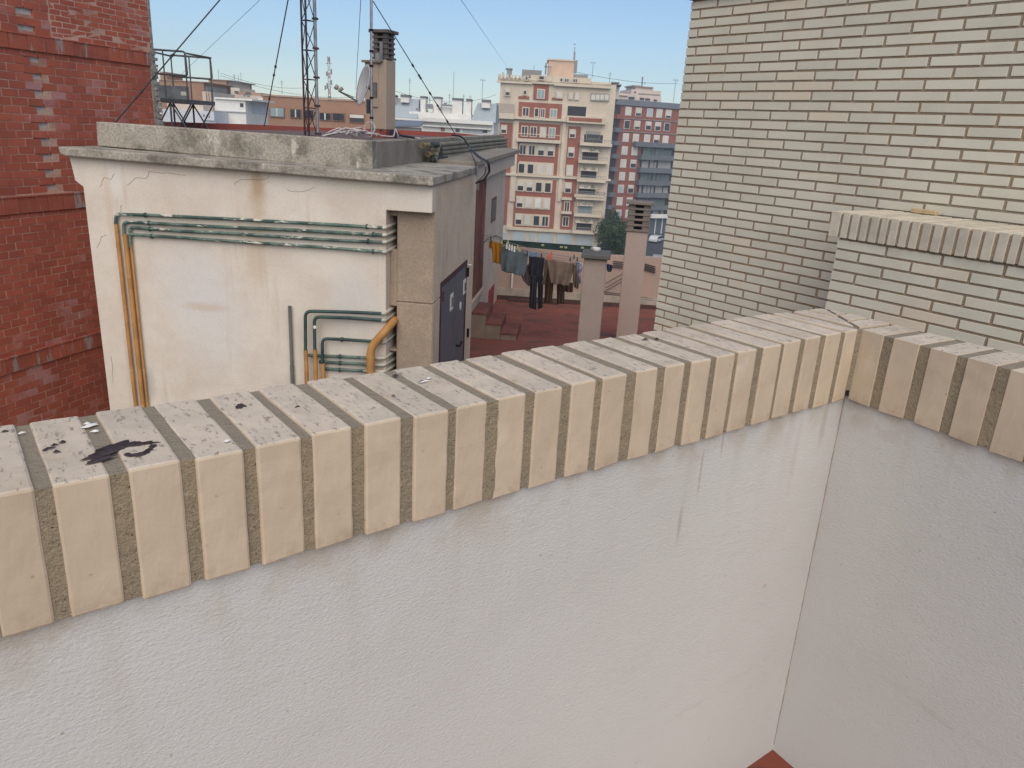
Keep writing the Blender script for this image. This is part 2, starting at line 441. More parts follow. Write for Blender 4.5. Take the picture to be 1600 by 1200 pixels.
for X, Y, rx, ry, ro in ((176, 700, .016, .010, .5), (166, 708, .017, .009, .3), (190, 698, .016, .008, .1), (152, 712, .014, .006, .3), (205, 697, .014, .005, .1),
                         (158, 719, .016, .0045, .2), (220, 695, .012, .0045, 0), (232, 694, .011, .003, -.2), (239, 698, .004, .005, 0), (234, 703, .008, .0022, .5),
                         (226, 708, .009, .0022, .5), (146, 722, .006, .003, 0)):
    a, b = cpt(X, Y); blob(sm, a, b, rx, ry, ZT + .0012, .0018, ro)
for X, Y, rx, ry in ((217, 711, .011, .005), (199, 711, .004, .003)):
    a, b = cpt(X, Y); blob(sm, a, b, rx, ry, ZT + .0012, .0016, .2)
sm.build('tar_smear', M_TAR, cpA)
sm = MB()
for X, Y, rx, ry in ((141, 666, .009, .004), (149, 675, .004, .002), (136, 663, .004, .002), (355, 690, .005, .0015), (663, 597, .010, .0014), (670, 592, .004, .002), (34, 678, .003, .001)):
    a, b = cpt(X, Y); blob(sm, a, b, rx, ry, ZT + .001, .0022, .2, wob=.6)
sm.build('bird_dropping', M_WHITE, cpA)
sm = MB()
for X, Y, rx, ry in ((88, 707, .004, .002), (98, 692, .004, .002), (75, 703, .005, .0018), (85, 697, .003, .0015), (7, 676, .004, .002), (375, 636, .006, .005), (378, 634, .003, .006),
                     (465, 637, .003, .002), (615, 620, .002, .002), (618, 588, .005, .003), (660, 597, .007, .0018), (1008, 531, .006, .003), (1026, 530, .005, .004)):
    a, b = cpt(X, Y); blob(sm, a, b, rx, ry, ZT + .001, .0025, .2, wob=.7)
sm.build('dark_speck', M_TAR, cpA)
M_HOLE = plain('black_hole', (.008, .007, .006), 1)
h = MB(); h.tube([(-.006, .0155, ZB + .018), (-.006, .0215, ZB + .018)], .011, 14); h.build('drain_hole', M_HOLE, pa)

# ================================================================ pale brick building on the right
def brick_rows(mb, u0, u1, z0, z1, course, L, joint, first=(.09, .21), v0=0.0, dep=.04, j=.0012, skip=None):
    i = 0; z = z0
    while z < z1 - course * .5:
        x = u0; k = 0
        while x < u1 - .01:
            l = (first[i % len(first)] if k == 0 else L) - joint * 1.35
            e = min(x + l, u1)
            if not (skip and skip(x, e, z)):
                mb.box(x, e, v0 + ru(-.001, .001), v0 + dep, z, z + course - joint, j)
            x += l + joint * 1.35; k += 1
        z += course; i += 1
FM = Fr((0, 0), 142); FM = Fr(FM.v * 3.9, 142)
uL = FM.px(1080, 5)[0] * .5 + FM.px(1022, 512)[0] * .5
CO = .0513
ztop = FM.px(1082, 0)[1]
wb = thing('brick_building', 'tall pale cream brick building wall with brown mortar on the right side', 'building', FM, -9)
b = MB(); n0 = 100
brick_rows(b, uL, 1.4, ztop - CO * 88, ztop, CO, .2385, .0112, (.082, .205))
pt = b.build('brickwork', M_WB, wb, bev=.0012)
b = MB(); b.box(uL + .004, 1.4, .007, 4, -9, ztop); b.build('mortar_bed', M_WM, pt)
b = MB(); b.box(uL - .02, 1.5, -.03, 4.1, ztop + .001, ztop + .12)
b.build('roof_edge', mat('terracotta_trim', (.36, .17, .13), (.28, .15, .12)), wb)
# lower block with coping
arp = FM.w(*[FM.px(1317, 330, -.48)[0], -.48], 0)
FK = Fr(arp, 143.5)
zk = FK.px(1317, 330)[1]; zkb = FK.px(1311, 367)[1]
zkl = (zk + FK.px(1600, 369)[1]) / 2; zkb = zkl - .117
lb = thing('shaft_block', 'low pale brick block with soldier brick coping before the tall pale wall', 'wall', FK, -9)
xs = [185, 255, 330, 405, 485, 555, 640, 720, 805, 895, 990, 1090, 1190, 1290, 1395, 1500, 1595]
us = [FK.px(1280 + x / 5, 300 + (150 + (x - 185) * .138) / 5)[0] for x in xs]
us = [us[0] - .062] + us
while us[-1] < 1.9: us.append(us[-1] + .0625)
bk = MB(); mo = MB()
for a, c in zip(us, us[1:]):
    bk.box(a + .0068, c - .0068, ru(-.001, .001), .475, zkb, zkl + ru(-.001, .001), .0006)
mo.box(us[0] + .01, us[-1], .006, .47, zkb + .003, zkl - .009)
ck = bk.build('coping', island_brick('stained_coping_brick', (.55, .49, .385), (.46, .415, .33), .07, (.5, .42, .31), (.9, 1.1), mott=12), lb, bev=.0015)
mo.build('mortar', M_WM, ck)
ukl = (FK.px(1310, 366, .012)[0] + FK.px(1290, 480, .012)[0]) / 2
b = MB(); brick_rows(b, ukl, 1.9, zkb - .0495 * 60, zkb - .004, .0495, .248, .0105, (.125, .249), v0=.012)
pk = b.build('brickwork', M_WB, lb, bev=.0012)
b = MB(); b.box(ukl + .003, 1.9, .02, .47, -9, zkb); b.build('mortar_bed', M_WM, pk)
# grey bracket lying on the block coping
FKb = FK
def kp(X, Y, v): return (*[FK.px(X, Y, v)[0], v], FK.px(X, Y, v)[1])
b = MB(); z0 = zkl + .008
p0 = FK.loc(atz(1404, 325, z0)); p1 = FK.loc(atz(1432, 326, z0)); p2 = FK.loc(atz(1472, 328, z0)); p3 = FK.loc(atz(1474, 335, z0))
b.tube([p0, (p1[0], p1[1], z0 + .012), (p2[0], p2[1], z0 + .008), p3], .006, 8)
tag(b.build('cable_conduit', mat('blue_grey_plastic', (.19, .24, .28), fine=.1), fr=FK), 'short blue-grey bent conduit lying on the coping of the low pale brick block', 'conduit')
b = MB()
q0 = FK.loc(atz(1426, 332, zkl + .001)); 
b.box(q0[0], q0[0] + .12, q0[1] - .02, q0[1] + .02, zkl + .0015, zkl + .022)
for k in range(4): pass
tag(b.build('loose_brick', mat('yellow_brick_piece', (.5, .38, .2), fine=.1), fr=FK, bev=.002), 'small yellowish brick strip lying on the coping of the low pale block', 'brick')

# ================================================================ red brick building on the left
FR_ = Fr((0, 0), 16); FR = Fr(FR_.v * 9.8, 16)
uR = (FR.px(231, 0)[0] + FR.px(243, 100)[0]) / 2
rb = thing('brick_building', 'weathered red hollow brick party wall at the left edge with a column of missing bricks', 'building', FR, -19)
CR = .108
za = FR.px(49, 90)[1]
rows0 = za - CR * 34
holes = [(38, 16), (43, 42), (49, 91), (52, 117), (54, 142), (58, 168), (61, 193), (65, 217), (68, 242), (71, 266), (74, 290)]
hp = [FR.px(*h) for h in holes]
bands = []
for (a, b, c, d) in (((0, 47), (0, 74), (235, 82), (235, 104)), ((0, 309), (0, 337), (128, 292), (128, 318)), ((0, 562), (0, 588), (150, 530), (150, 556))):
    pa_, pb_ = FR.px(*a), FR.px(*b); bands.append((pb_[1], pa_[1]))
def rskip(x, e, z):
    for hu, hz in hp:
        if abs((x + e) / 2 - hu) < .13 and abs(z + .05 - hz) < .056: return True
    for lo, hi in bands:
        if z + .05 > lo and z + .05 < hi: return True
    return False
b = MB(); us0 = FR.px(-60, 300)[0]
zb1 = bands[0]
uJ = FR.px(80, 40)[0]
brick_rows(b, hp[4][0] - .125 - .262 * 30, uR - .12, bands[2][0] - CR * 16, bands[0][1], CR, .262, .013, (.262, .131), v0=-.004, dep=.05, j=.003, skip=rskip)
# finer courses above the ledge
brick_rows(b, uJ, uR - .05, bands[0][1] + .005, bands[0][1] + 3.2, .078, .262, .013, (.2, .09), dep=.05, j=.004)
brick_rows(b, hp[4][0] - .125 - .262 * 30, uJ - .02, bands[0][1] + .005, bands[0][1] + 3.2, CR, .262, .013, (.262, .131), v0=-.004, dep=.05, j=.003, skip=rskip)
pr = b.build('brickwork', M_RB, rb)
hl, hr = min(h[0] for h in hp) - .13, max(h[0] for h in hp) + .13
b = MB(); b.box(-3, hl, .001, 5, -19, 4.2); b.box(hr, uR - .05, .001, 5, -19, 4.2); b.box(hl, hr, .05, 5, -19, 4.2)
zs2 = sorted(h[1] for h in hp); lo_ = -19
for z_ in zs2 + [5]:
    b.box(hl, hr, .001, .05, lo_, min(z_ - .05, 4.2)); lo_ = z_ + .05
b.build('mortar_bed', M_RM, pr)
b = MB()
for lo, hi in bands:
    x = us0 - 2
    while x < uR - .13:
        l = ru(.2, .3); b.box(x, min(x + l, uR - .12) - .008, -.035 + ru(-.004, .004), .05, lo + .01, hi - .012, .003); x += l
    b.box(us0 - 2, uR - .12, -.045, .05, hi - .012, hi + .006, .002)
b.build('floor_band', mat('red_ledge_tile', (.38, .10, .055), (.31, .085, .055), 3, isl=.1, bump=.4, streak=(.33, .27, .24), sth=(.54, .62), ssc=(9, 9, 1.2)), rb)
b = MB(); b.box(hl + .001, hr - .001, .03, .049, min(h[1] for h in hp) - .06, max(h[1] for h in hp) + .06)
b.build('grey_backing', mat('grey_backing_block', (.50, .47, .43), (.42, .40, .36), 9), rb)
b = MB(); b.box(uR - .12, uR, -.02, .3, -19, bands[0][1] + .0)
zz = bands[0][1]
b.box(uR - .05, uR, -.01, .3, zz, 4.2)
for k in range(80):
    z = -2 + k * .09; 
    if z < zz: b.box(uR - .05 + ru(-.02, .02), uR + ru(.0, .04), -.03 - rnd() * .02, .1, z, z + ru(.04, .08), .01)
b.build('corner_strip', mat('rough_grey_mortar', (.33, .31, .27), (.2, .185, .16), 8, fine=.3, fs=30, bump=.9, bs=25, bd=.02), rb)

# metal platform behind the red wall
FPf = Fr(at(285, 160, 17.0), 98)
def P(fr, X, Y, v=0.0): a = fr.px(X, Y, v); return (a[0], v, a[1])
M_STEEL = mat('dark_painted_steel', (.10, .105, .11), (.16, .15, .14), 8, fine=.2, bump=.2, rough=.6, metal=.3)
pf = thing('metal_platform', 'grey steel service platform with tubular railing beside the red brick wall', 'platform', FPf, -.3)
b = MB()
zf = FPf.px(285, 158)[1]
xa, xb_ = FPf.px(253, 150)[0], FPf.px(316, 150)[0]
b.box(xa, xb_, -.5, .5, zf - .05, zf + .03)
b.build('deck', M_STEEL, pf)
b = MB(); b.box(xa + .02, xb_, -.5, -.48, zf + .03, zf + .28); b.build('kick_panel', mat('grey_panel', (.23, .25, .26), (.17, .18, .19), 5), pf)
b = MB(); b.box(P(FPf, 304, 150)[0], P(FPf, 312, 150)[0], -.503, -.501 - .001, P(FPf, 304, 151)[2], P(FPf, 304, 145)[2]); b.build('white_plate', M_WHITE, pf)
b = MB()
for v in (-.5, .45):
    zt = zf + (.93 if v < 0 else .9); zm = zf + .5
    b.tube(bend([(xa, v, zt + .02), (xb_ - .02, v, zt), (xb_, v, zm - .02), (xa, v, zm)], .06), .02, 6)
    for f in (0, .45, .97):
        b.tube([(xa + (xb_ - xa) * f, v, zf), (xa + (xb_ - xa) * f, v, zt)], .016, 6)
b.tube([(xa, -.5, zf + .93), (xa, .45, zf + .9)], .018, 6); b.tube([(xb_, -.5, zf + .9), (xb_, .45, zf + .9)], .018, 6)
b.build('railing', M_STEEL, pf)
b = MB()
n = 2
for v in (-.45, .4):
    for k in range(n):
        x0 = xa + (xb_ - xa) * k / n; x1 = xa + (xb_ - xa) * (k + 1) / n
        b.tube([(x0, v, zf - .05), (x1, v, zf - .75)], .016, 5); b.tube([(x1, v, zf - .05), (x0, v, zf - .75)], .016, 5)
    for f in (0, .5): b.tube([(xa + (xb_ - xa) * f, v, zf), (xa + (xb_ - xa) * f, v, zf - 1.6)], .022, 6)
b.build('bracing', M_STEEL, pf)

# ================================================================ the cream rooftop house
O = at(675, 333, 7.9)
FW = Fr(O, 95.7); SF = Fr(O, 5.7)
FZ = CZ - 3.4
def S(u, v, z): return (-v, u, z)          # SF local -> FW local
def Sp(X, Y, v=0.0): u, z = SF.px(X, Y, v); return S(u, v, z)
def stucco():
    t = NT('cream_stucco')
    col = t.mix(t.ramp(t.noise(1.3, 6, .65), .35, .68), (.66, .60, .52), (.58, .505, .425))
    x, y, z = t.xyz()
    col = t.mix(t.math('MULTIPLY', t.ramp(t.noise(1, 5, .6, stretch=(5, 5, .5)), .55, .72), .45), col, (.48, .36, .26))
    zc = FW.px(400, 267, 0)[1]; x4 = FW.px(402, 300, 0)[0]
    zo = BZ
    def sp(X, Y, rx, rz, c, k, wob=.35, wsc=8):
        nonlocal col
        u, zz = FW.px(X, Y, 0)
        col = t.mix(t.math('MULTIPLY', t.spot((u, 0, zz - zo), (rx, .6, rz), wob, wsc, .3, 1.2), k), col, c)
    sp(402, 285, .07, .22, (.30, .23, .16), .7); sp(402, 300, .12, .35, (.46, .33, .22), .6); sp(400, 400, .14, .45, (.52, .40, .28), .45)
    sp(330, 500, .5, .7, (.62, .60, .57), .7); sp(300, 440, .5, .5, (.60, .58, .56), .6); sp(320, 480, .3, .06, (.5, .36, .24), .4)
    sp(550, 470, .3, .4, (.58, .56, .53), .7); sp(230, 600, .12, .25, (.3, .3, .27), .5); sp(180, 280, .12, .2, (.68, .65, .6), .7)
    sp(170, 320, .06, .5, (.55, .42, .32), .4); sp(290, 262, .9, .1, (.50, .43, .35), .5); sp(560, 285, .6, .12, (.58, .55, .44), .5)
    col = t.mix(t.math('MULTIPLY', t.ramp(t.noise(18, 5, .7), .62, .72), .3), col, (.42, .34, .26))
    g = t.ramp(t.noise(50, 3), .25, .75, .95, 1.05); cb = t.n('ShaderNodeCombineXYZ')
    for i in range(3): t.link(g, cb.inputs[i])
    col = t.mix(1, col, cb.outputs[0], 'MULTIPLY')
    nr = t.bump(t.noise(6, 4, .5), .3, .02); nr = t.bump(t.noise(90, 4, .6), .3, .004, nr)
    return t.done(col, .9, nr, spec=.15)
BZ = -19.0
M_STU = stucco()
M_ROUGH = mat('tan_roughcast', (.37, .285, .21), (.32, .25, .185), 2.2, .4, .62, .13, 45, .7, 75, .006, streak=(.22, .17, .12), sth=(.6, .78), ssc=(6, 6, .9))
M_SIDE = mat('grey_brown_roughcast', (.62, .50, .375), (.55, .445, .335), 2.0, .4, .62, .2, 45, .7, 75, .006, streak=(.15, .125, .1), sth=(.6, .78), ssc=(6, 6, .7))
M_PAINT = mat('pale_painted_render', (.47, .40, .335), (.42, .355, .295), 1.6, .4, .62, .08, 60, .35, 60, .003, streak=(.28, .22, .17), sth=(.62, .78))
hs = thing('rooftop_house', 'cream stuccoed rooftop house with concrete cornice, wall gas pipes and a grey double door', 'house', FW, BZ)
uLf = (FW.px(150, 460)[0]); uN = FW.px(603, 430)[0]; zN = FW.px(640, 331)[1]
zTopL = FW.px(108, 247)[1]; zTopR = FW.px(668, 290)[1]
h1 = FW.px(108, 247); h2 = FW.px(117, 282); h3 = FW.px(130, 292)
b = MB()
b.prism([(uLf, BZ), (uN, BZ), (uN, zN), (0, zN), (0, zTopR + .03), (h1[0], zTopL + .03), (h2[0], h2[1]), (uLf, h3[1])], 0, .15)
b.build('front_wall', M_STU, hs, bev=.006)
b = MB(); b.box(uLf, uN, .15, 4.5, BZ, zTopR); b.build('body', M_STU, hs)
# recessed roughcast column
uC = FW.px(620, 450, .15)[0]
zcr = FW.px(650, 473.5, .15)[1]
b = MB()
b.box(uC, -.002, .15, 1.2, zcr + .006, zN); b.box(uC, -.002, .15, 1.2, BZ, zcr - .006); b.box(uC, -.008, .158, 1.2, zcr - .006, zcr + .006)
s1 = [FW.px(614, y, .15)[1] for y in (337, 390, 478, 545, 549, 583)]
b.box(uN, uC, .15, 1.2, s1[0], zN); b.box(uN, uC, .15, 1.2, s1[2], s1[1]); b.box(uN, uC, .15, 1.2, s1[4], s1[3]); b.box(uN, uC, .15, 1.2, BZ, s1[5])
b.build('column', M_ROUGH, hs, bev=.01)
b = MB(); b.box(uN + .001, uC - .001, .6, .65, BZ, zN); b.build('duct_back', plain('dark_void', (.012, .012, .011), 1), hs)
# side wall
uDoorA, uDoorB = SF.px(688, 450)[0], SF.px(729, 420)[0]
uS1 = SF.px(742, 350)[0]
SF2 = Fr(SF.w(uS1, .27, 0), 5.3)
def s2box(mb, u0, u1, v0, v1, z0, z1, dz=0.0):
    q = []
    for z_, d_ in ((z0, 0), (z1, 0)):
        for (a_, c_) in ((u0, v0), (u1, v0), (u1, v1), (u0, v1)):
            p_ = FW.loc(SF2.w(a_, c_, z_)); q.append((p_[0], p_[1], z_ + dz * (a_ - u0)))
    mb.hexa(q)
uS2 = SF2.px(757, 350)[0]; uS3 = SF2.px(784, 400)[0]
zDt = SF.px(709, 424)[1]
zCs = FW.px(677, 290, -.1)[1]
b = MB()
def sbox(mb, u0, u1, v0, v1, z0, z1, j=0): mb.box(-v1, -v0, u0, u1, z0, z1, j)
sbox(b, .16, uDoorA, 0, .3, zcr + .006, zCs + .01); sbox(b, .16, uDoorA, 0, .3, BZ, zcr - .006); sbox(b, .16, uDoorA, .01, .3, zcr - .006, zcr + .006)
sbox(b, uDoorA, uDoorB, 0, .3, zDt, zCs + .01); sbox(b, uDoorB, uS1, 0, .3, BZ, zCs + .01); sbox(b, uDoorA, uDoorB, 0, .3, BZ, FZ)
b.build('side_wall', M_SIDE, hs, bev=.004)
b = MB(); s2box(b, 0, uS2, .03, .3, BZ, zCs); s2box(b, uS2, uS3, .0, .3, BZ, zCs + .12)
s2box(b, uS3 - .3, uS3, .3, 5, BZ, zCs + .05)
b.build('far_side_wall', M_PAINT, hs, bev=.004)
# rusty brown panel between the two walls
zr0 = SF2.px(744, 459)[1]
b = MB(); s2box(b, .05, uS2 - .03, -.012, .028, zr0, SF2.px(748, 284)[1]); 
b.build('rusty_panel', mat('rusty_brown_sheet', (.17, .06, .038), (.10, .04, .03), 3, streak=(.30, .17, .11), sth=(.55, .7), ssc=(20, 20, .6)), hs)
b = MB(); s2box(b, .0, uS2, -.03, .03, zr0 - .06, zr0 - .004); b.build('panel_sill', M_SIDE, hs)
# door
M_DOOR = mat('grey_steel_door', (.118, .130, .142), (.10, .11, .122), 1.5, fine=.04, bump=.05, rough=.5, spec=.4)
M_FRAME = mat('dark_red_frame', (.07, .022, .022), fine=.1, rough=.6)
b = MB(); fwd_ = .05
sbox(b, uDoorA, uDoorA + fwd_, -.008, .2, FZ, zDt); sbox(b, uDoorB - fwd_, uDoorB, -.008, .2, FZ, zDt); sbox(b, uDoorA + fwd_, uDoorB - fwd_, -.008, .2, zDt - .06, zDt); sbox(b, uDoorA + fwd_, uDoorB - fwd_, .03, .2, FZ, zDt - .06)
um = (uDoorA + uDoorB) / 2 - .1
um = SF.px(711, 480)[0]
fr_ = b.build('door_frame', M_FRAME, hs)
for i, (a, c) in enumerate(((uDoorA + fwd_ + .01, um - .02), (um + .02, uDoorB - fwd_ - .01))):
    b = MB(); sbox(b, a, c, .0, .03, FZ + .02, zDt - .07); leaf = b.build('door', M_DOOR, hs, bev=.004)
    if i == 0:
        n1 = (SF.px(698, 470, .04)[0], SF.px(702.5, 470, .04)[0], SF.px(700, 484, .04)[1], SF.px(700, 459, .04)[1])
    else:
        n1 = (SF.px(719, 446, .04)[0], SF.px(723, 446, .04)[0], SF.px(721, 458, .04)[1], SF.px(721, 436, .04)[1])
    b = MB(); sbox(b, n1[0], n1[1], -.006, -.001, n1[2], n1[3]); nt = b.build('notice_frame', M_WHITE, leaf)
    b = MB(); sbox(b, n1[0] + .07, n1[1] - .03, -.009, -.0065, n1[2] + .04, n1[3] - .05); b.build('notice', plain('faded_notice', (.22, .12, .09)), leaf)
    if i == 1:
        q = Sp(719.5, 478, -.002); b = MB(); b.tube([(q[0] - .003, q[1], q[2]), (q[0] + .004, q[1], q[2])], .055, 16); b.build('round_sign', M_WHITE, leaf)
        q = Sp(712.5, 540, 0); b = MB(); b.tube([q, (q[0] + .05, q[1], q[2]), (q[0] + .05, q[1] + .14, q[2] + .02)], .014, 6); b.build('handle', M_HOLE, leaf)
        for Y in (425, 520):
            b = MB(); q = Sp(729.5, Y, 0); b.tube([(q[0] + .01, q[1], q[2] - .06), (q[0] + .01, q[1], q[2] + .06)], .022, 8)
            b.build('hinge', M_HOLE, leaf)
    else:
        b = MB(); q = Sp(689, 463, .02); b.tube([(q[0] + .01, q[1], q[2] - .06), (q[0] + .01, q[1], q[2] + .06)], .022, 8); b.build('hinge', M_FRAME, leaf)
b = MB(); b.tube([Sp(731.5, 414, 0), (Sp(731.5, 414, 0)[0] + .05, Sp(731.5, 414, 0)[1], Sp(731.5, 414, 0)[2])], .012, 6); b.build('hook', M_WHITE, hs)
# small window and niche on the far side wall
M_WOOD = mat('brown_shutter', (.16, .10, .07), (.12, .075, .055), 4)
wa, wb2 = SF2.px(767.5, 325)[0], SF2.px(774.5, 325)[0]; w0, w1 = SF2.px(771, 345)[1], SF2.px(771, 309)[1]
b = MB(); s2box(b, wa, wb2, -.012, .01, w0, w1); wf = b.build('window', M_WOOD, hs)
b = MB(); s2box(b, wa + .05, wb2 - .05, -.016, -.013, w0 + .05, w1 - .05); b.build('pane', plain('dim_pane', (.10, .08, .065), .4), wf)
na, nb = SF2.px(763, 462)[0], SF2.px(771, 455)[0]
b = MB(); s2box(b, na, nb, -.012, .01, FZ + .04, FZ + .44); b.build('low_hatch', mat('red_hatch', (.30, .05, .045), (.2, .045, .04), 6), hs)
# cornice
cl = FW.px(90, 229, -.1); cm = FW.px(93, 239, -.1); cb_ = FW.px(101, 243.5, -.1); ct = FW.px(676, 277, -.1); cbt = FW.px(677, 291, -.1)
def grid_face(mb, P00, P10, P11, P01, nx, ny, j):   # not used for closed bodies
    pass
b = MB(); nseg = 26
for i in range(nseg):          # slightly wavy chipped front edge
    pass
b.prism([(cb_[0], cb_[1]), (cbt[0], cbt[1]), (ct[0], ct[1]), (cl[0], cl[1]), (cm[0], cm[1])], -.1, uS1 - .02)
cor = b.build('cornice', M_CONC, hs, bev=.012, seg=2)
# second cornice over the far side wall
vs = -.20
e1 = SF2.px(814, 235, vs)[0]
zt2 = SF2.px(814, 232.8, vs)[1]; zb2 = SF2.px(814, 238.5, vs)[1]; sl_ = (zt2 - SF2.px(767, 246, vs)[1]) / (e1 - SF2.px(767, 246, vs)[0])
print('slab', e1, zt2, zb2, sl_)
b = MB(); s2box(b, .25, e1, vs, .68, zb2 - sl_ * (e1 - .25), zt2 - sl_ * (e1 - .25), sl_); b.build('far_cornice', M_CONC2, hs, bev=.01)
b = MB(); s2box(b, .27, e1 - .5, vs + .07, .3, SF2.px(785, 270, vs + .07)[1], zb2 - sl_ * (e1 - .27) - .001, sl_); b.build('fascia', M_PAINT, hs)
# roof parapet
vp = .38
p = [FW.px(*a, vp) for a in ((152, 228), (582, 266), (581.5, 220), (149.5, 190))]
b = MB(); b.prism(p, vp, vp + .16); b.build('roof_parapet', M_CONC, hs, bev=.012, seg=2)
xs_ = p[2][0]; zs_ = p[2][1]; zsb = p[1][1] - .05
ue, zue = SF.px(788, 210.5, -xs_)
x0_, x1_, y0_, y1_, za_, zb_ = xs_ - .16, xs_ - .001, vp + .16, ue, zsb - .1, zs_ - .004
b = MB(); b.hexa([(x0_, y0_, za_), (x1_, y0_, za_), (x1_, y1_, za_), (x0_, y1_, za_), (x0_, y0_, zb_), (x1_, y0_, zb_), (x1_, y1_, zue), (x0_, y1_, zue)]); b.build('side_parapet', M_CONC2, hs, bev=.01)
b = MB(); b.box(uLf, xs_ - .16, vp + .16, ue, zsb - .3, zs_ - .03); b.build('roof', mat('grey_red_roof', (.15, .09, .08), (.12, .10, .09), 3), hs)
b = MB(); b.box(uLf + .02, -.15, .16, 4, zTopR - .3, zTopR); b.build('ceiling_slab', M_CONC2, hs)
# cracks
M_CRK = mat('dark_crack', (.28, .225, .18))
crk = [[(199, 288), (214, 277), (228, 279), (234, 268), (252, 270), (300, 276)], [(157, 292), (163, 277), (173, 280), (180, 270)], [(365, 288), (378, 280), (400, 281), (417, 279), (425, 264)],
       [(448, 296), (466, 300), (484, 297), (492, 291)], [(174, 555), (176, 580), (178, 605)], [(190, 320), (186, 340), (180, 400)], [(152, 388), (158, 370), (170, 366)]]
for c in crk:
    b = MB(); pts = []
    for (X0, Y0), (X1, Y1) in zip(c, c[1:]):
        for k in range(5):
            t_ = k / 5; pts.append(P(FW, X0 + (X1 - X0) * t_ + ru(-1.2, 1.2), Y0 + (Y1 - Y0) * t_ + ru(-1.2, 1.2), -.001))
    b.tube(pts, .0022, 4); b.build('crack', M_CRK, hs)

# ---- pipes on the front wall
def pipe_mat(name, a, b_, chips, k):
    t = NT(name)
    col = t.mix(t.ramp(t.noise(5, 5, .6), .4, .6), a, b_)
    col = t.mix(t.ramp(t.noise(9, 5, .75, stretch=(.5, 1, 1.6)), k, k + .04), col, chips)
    return t.done(col, .6, t.bump(t.noise(70, 3), .3, .002), spec=.35)
M_GRN = pipe_mat('flaking_green_paint', (.04, .075, .063), (.12, .175, .145), (.50, .48, .42), .57)
M_GRD = pipe_mat('dark_green_paint', (.025, .045, .043), (.04, .08, .07), (.42, .40, .35), .68)
M_CRM = pipe_mat('cream_overpaint', (.56, .52, .45), (.40, .40, .34), (.2, .22, .18), .66)
M_OCH = pipe_mat('ochre_yellow_sleeve', (.47, .24, .075), (.38, .19, .06), (.48, .36, .22), .62)
def pip(name, runs, label, group='gas pipes on the cream house'):
    """runs: (part name, material, [(X,Y,v)...], radius, bend)"""
    root = thing('gas_pipe', label, 'pipe', FW, FZ, group)
    for nm, m, pts, r, bd_ in runs:
        b = MB(); q = [P(FW, x, y, v) for x, y, v in pts]
        if nm == 'pipe_run':
            q2 = [q[0]]
            for A_, B_ in zip(q, q[1:]):
                L_ = (Vector(B_) - Vector(A_)).length
                if L_ > 1.0:
                    n_ = int(L_ / .45)
                    for k_ in range(1, n_): f_ = k_ / n_; q2.append(tuple(Vector(A_).lerp(Vector(B_), f_) + Vector((0, ru(-.002, .002), ru(-.006, .004)))))
                q2.append(B_)
            q = q2
        b.tube(bend(q, bd_) if bd_ else q, r, 10); b.build(nm, m, root)
    return root
def down(X, Y, v): u, z = FW.px(X, Y, v); return (u, v, z)
def vert(root, X, Y, v, r, m=None, zend=None, name='sleeve'):
    u, z = FW.px(X, Y, v); b = MB(); b.tube([(u, v, z), (u, v, zend if zend is not None else FZ - 1.2)], r, 12); b.build(name, m or M_OCH, root)
def clamp(root, pts, v, r=.026):
    for X, Y in pts:
        u, z = FW.px(X, Y, v); b = MB(); b.tube([(u - .008, v, z), (u + .008, v, z)], r, 10); b.box(u - .008, u + .008, v, .0, z - .008, z + .008); b.build('clamp', M_GRD, root)
G = 'green gas pipes across the cream house'
W1 = -.035
rr = pip('', [('pipe_run', M_GRN, [(181, 352, W1), (181, 334.5, W1), (226, 336, W1), (440, 346.7, W1), (601, 356, W1)], .0175, .05), ('elbow_end', M_CRM, [(598, 355.8, W1), (602, 356, W1), (617, 349, .3)], .0185, .02)], 'topmost of the four long green pipes across the upper cream wall', G)
vert(rr, 181.5, 350, W1, .021); clamp(rr, [(227, 336), (573, 354)], W1)
rr = pip('', [('pipe_run', M_GRN, [(194, 370, W1), (193, 349, W1), (200, 346.5, W1), (440, 358.5, W1), (601, 367.5, W1)], .0175, .03), ('elbow_end', M_CRM, [(598, 367.3, W1), (602, 367.5, W1), (618, 360, .3)], .0185, .02)], 'second from the top of the four long green pipes across the upper cream wall', G)
vert(rr, 195.5, 366, W1, .026); clamp(rr, [(233, 348.5), (583, 366.5)], W1)
rr = pip('', [('pipe_run', M_GRN, [(204, 386, W1 + .003), (203, 356.5, W1 + .003), (208, 355.5, W1 + .003), (440, 370, W1), (601, 378.7, W1)], .0165, .03), ('elbow_end', M_CRM, [(598, 378.5, W1), (602, 378.7, W1), (618, 371, .3)], .0185, .02)], 'third from the top of the four long green pipes across the upper cream wall', G)
vert(rr, 204.5, 380, W1 + .006, .013); clamp(rr, [(234, 358), (575, 377)], W1)
rr = pip('', [('pipe_run', M_GRN, [(202, 366, W1), (440, 382, W1), (601, 394, W1)], .0165, 0), ('elbow_end', M_CRM, [(598, 393.8, W1), (602, 394, W1), (618, 385, .3)], .0185, .02)], 'lowest of the four long green pipes across the upper cream wall', G)
clamp(rr, [(237, 369), (583, 392.7)], W1)
G2 = 'short green pipes on the lower cream wall'
V2 = -.10
rr = pip('', [('pipe_run', M_GRD, [(477.5, 548, V2), (477, 486, V2), (540, 487.5, V2 + .03), (599, 490, W1)], .0185, .07), ('elbow_end', M_CRM, [(596, 489.9, W1), (601, 490, W1), (617, 478, .3)], .02, .02)], 'outermost dark green pipe that rises then turns right above the orange duct', G2)
vert(rr, 477.8, 547, V2, .0235)
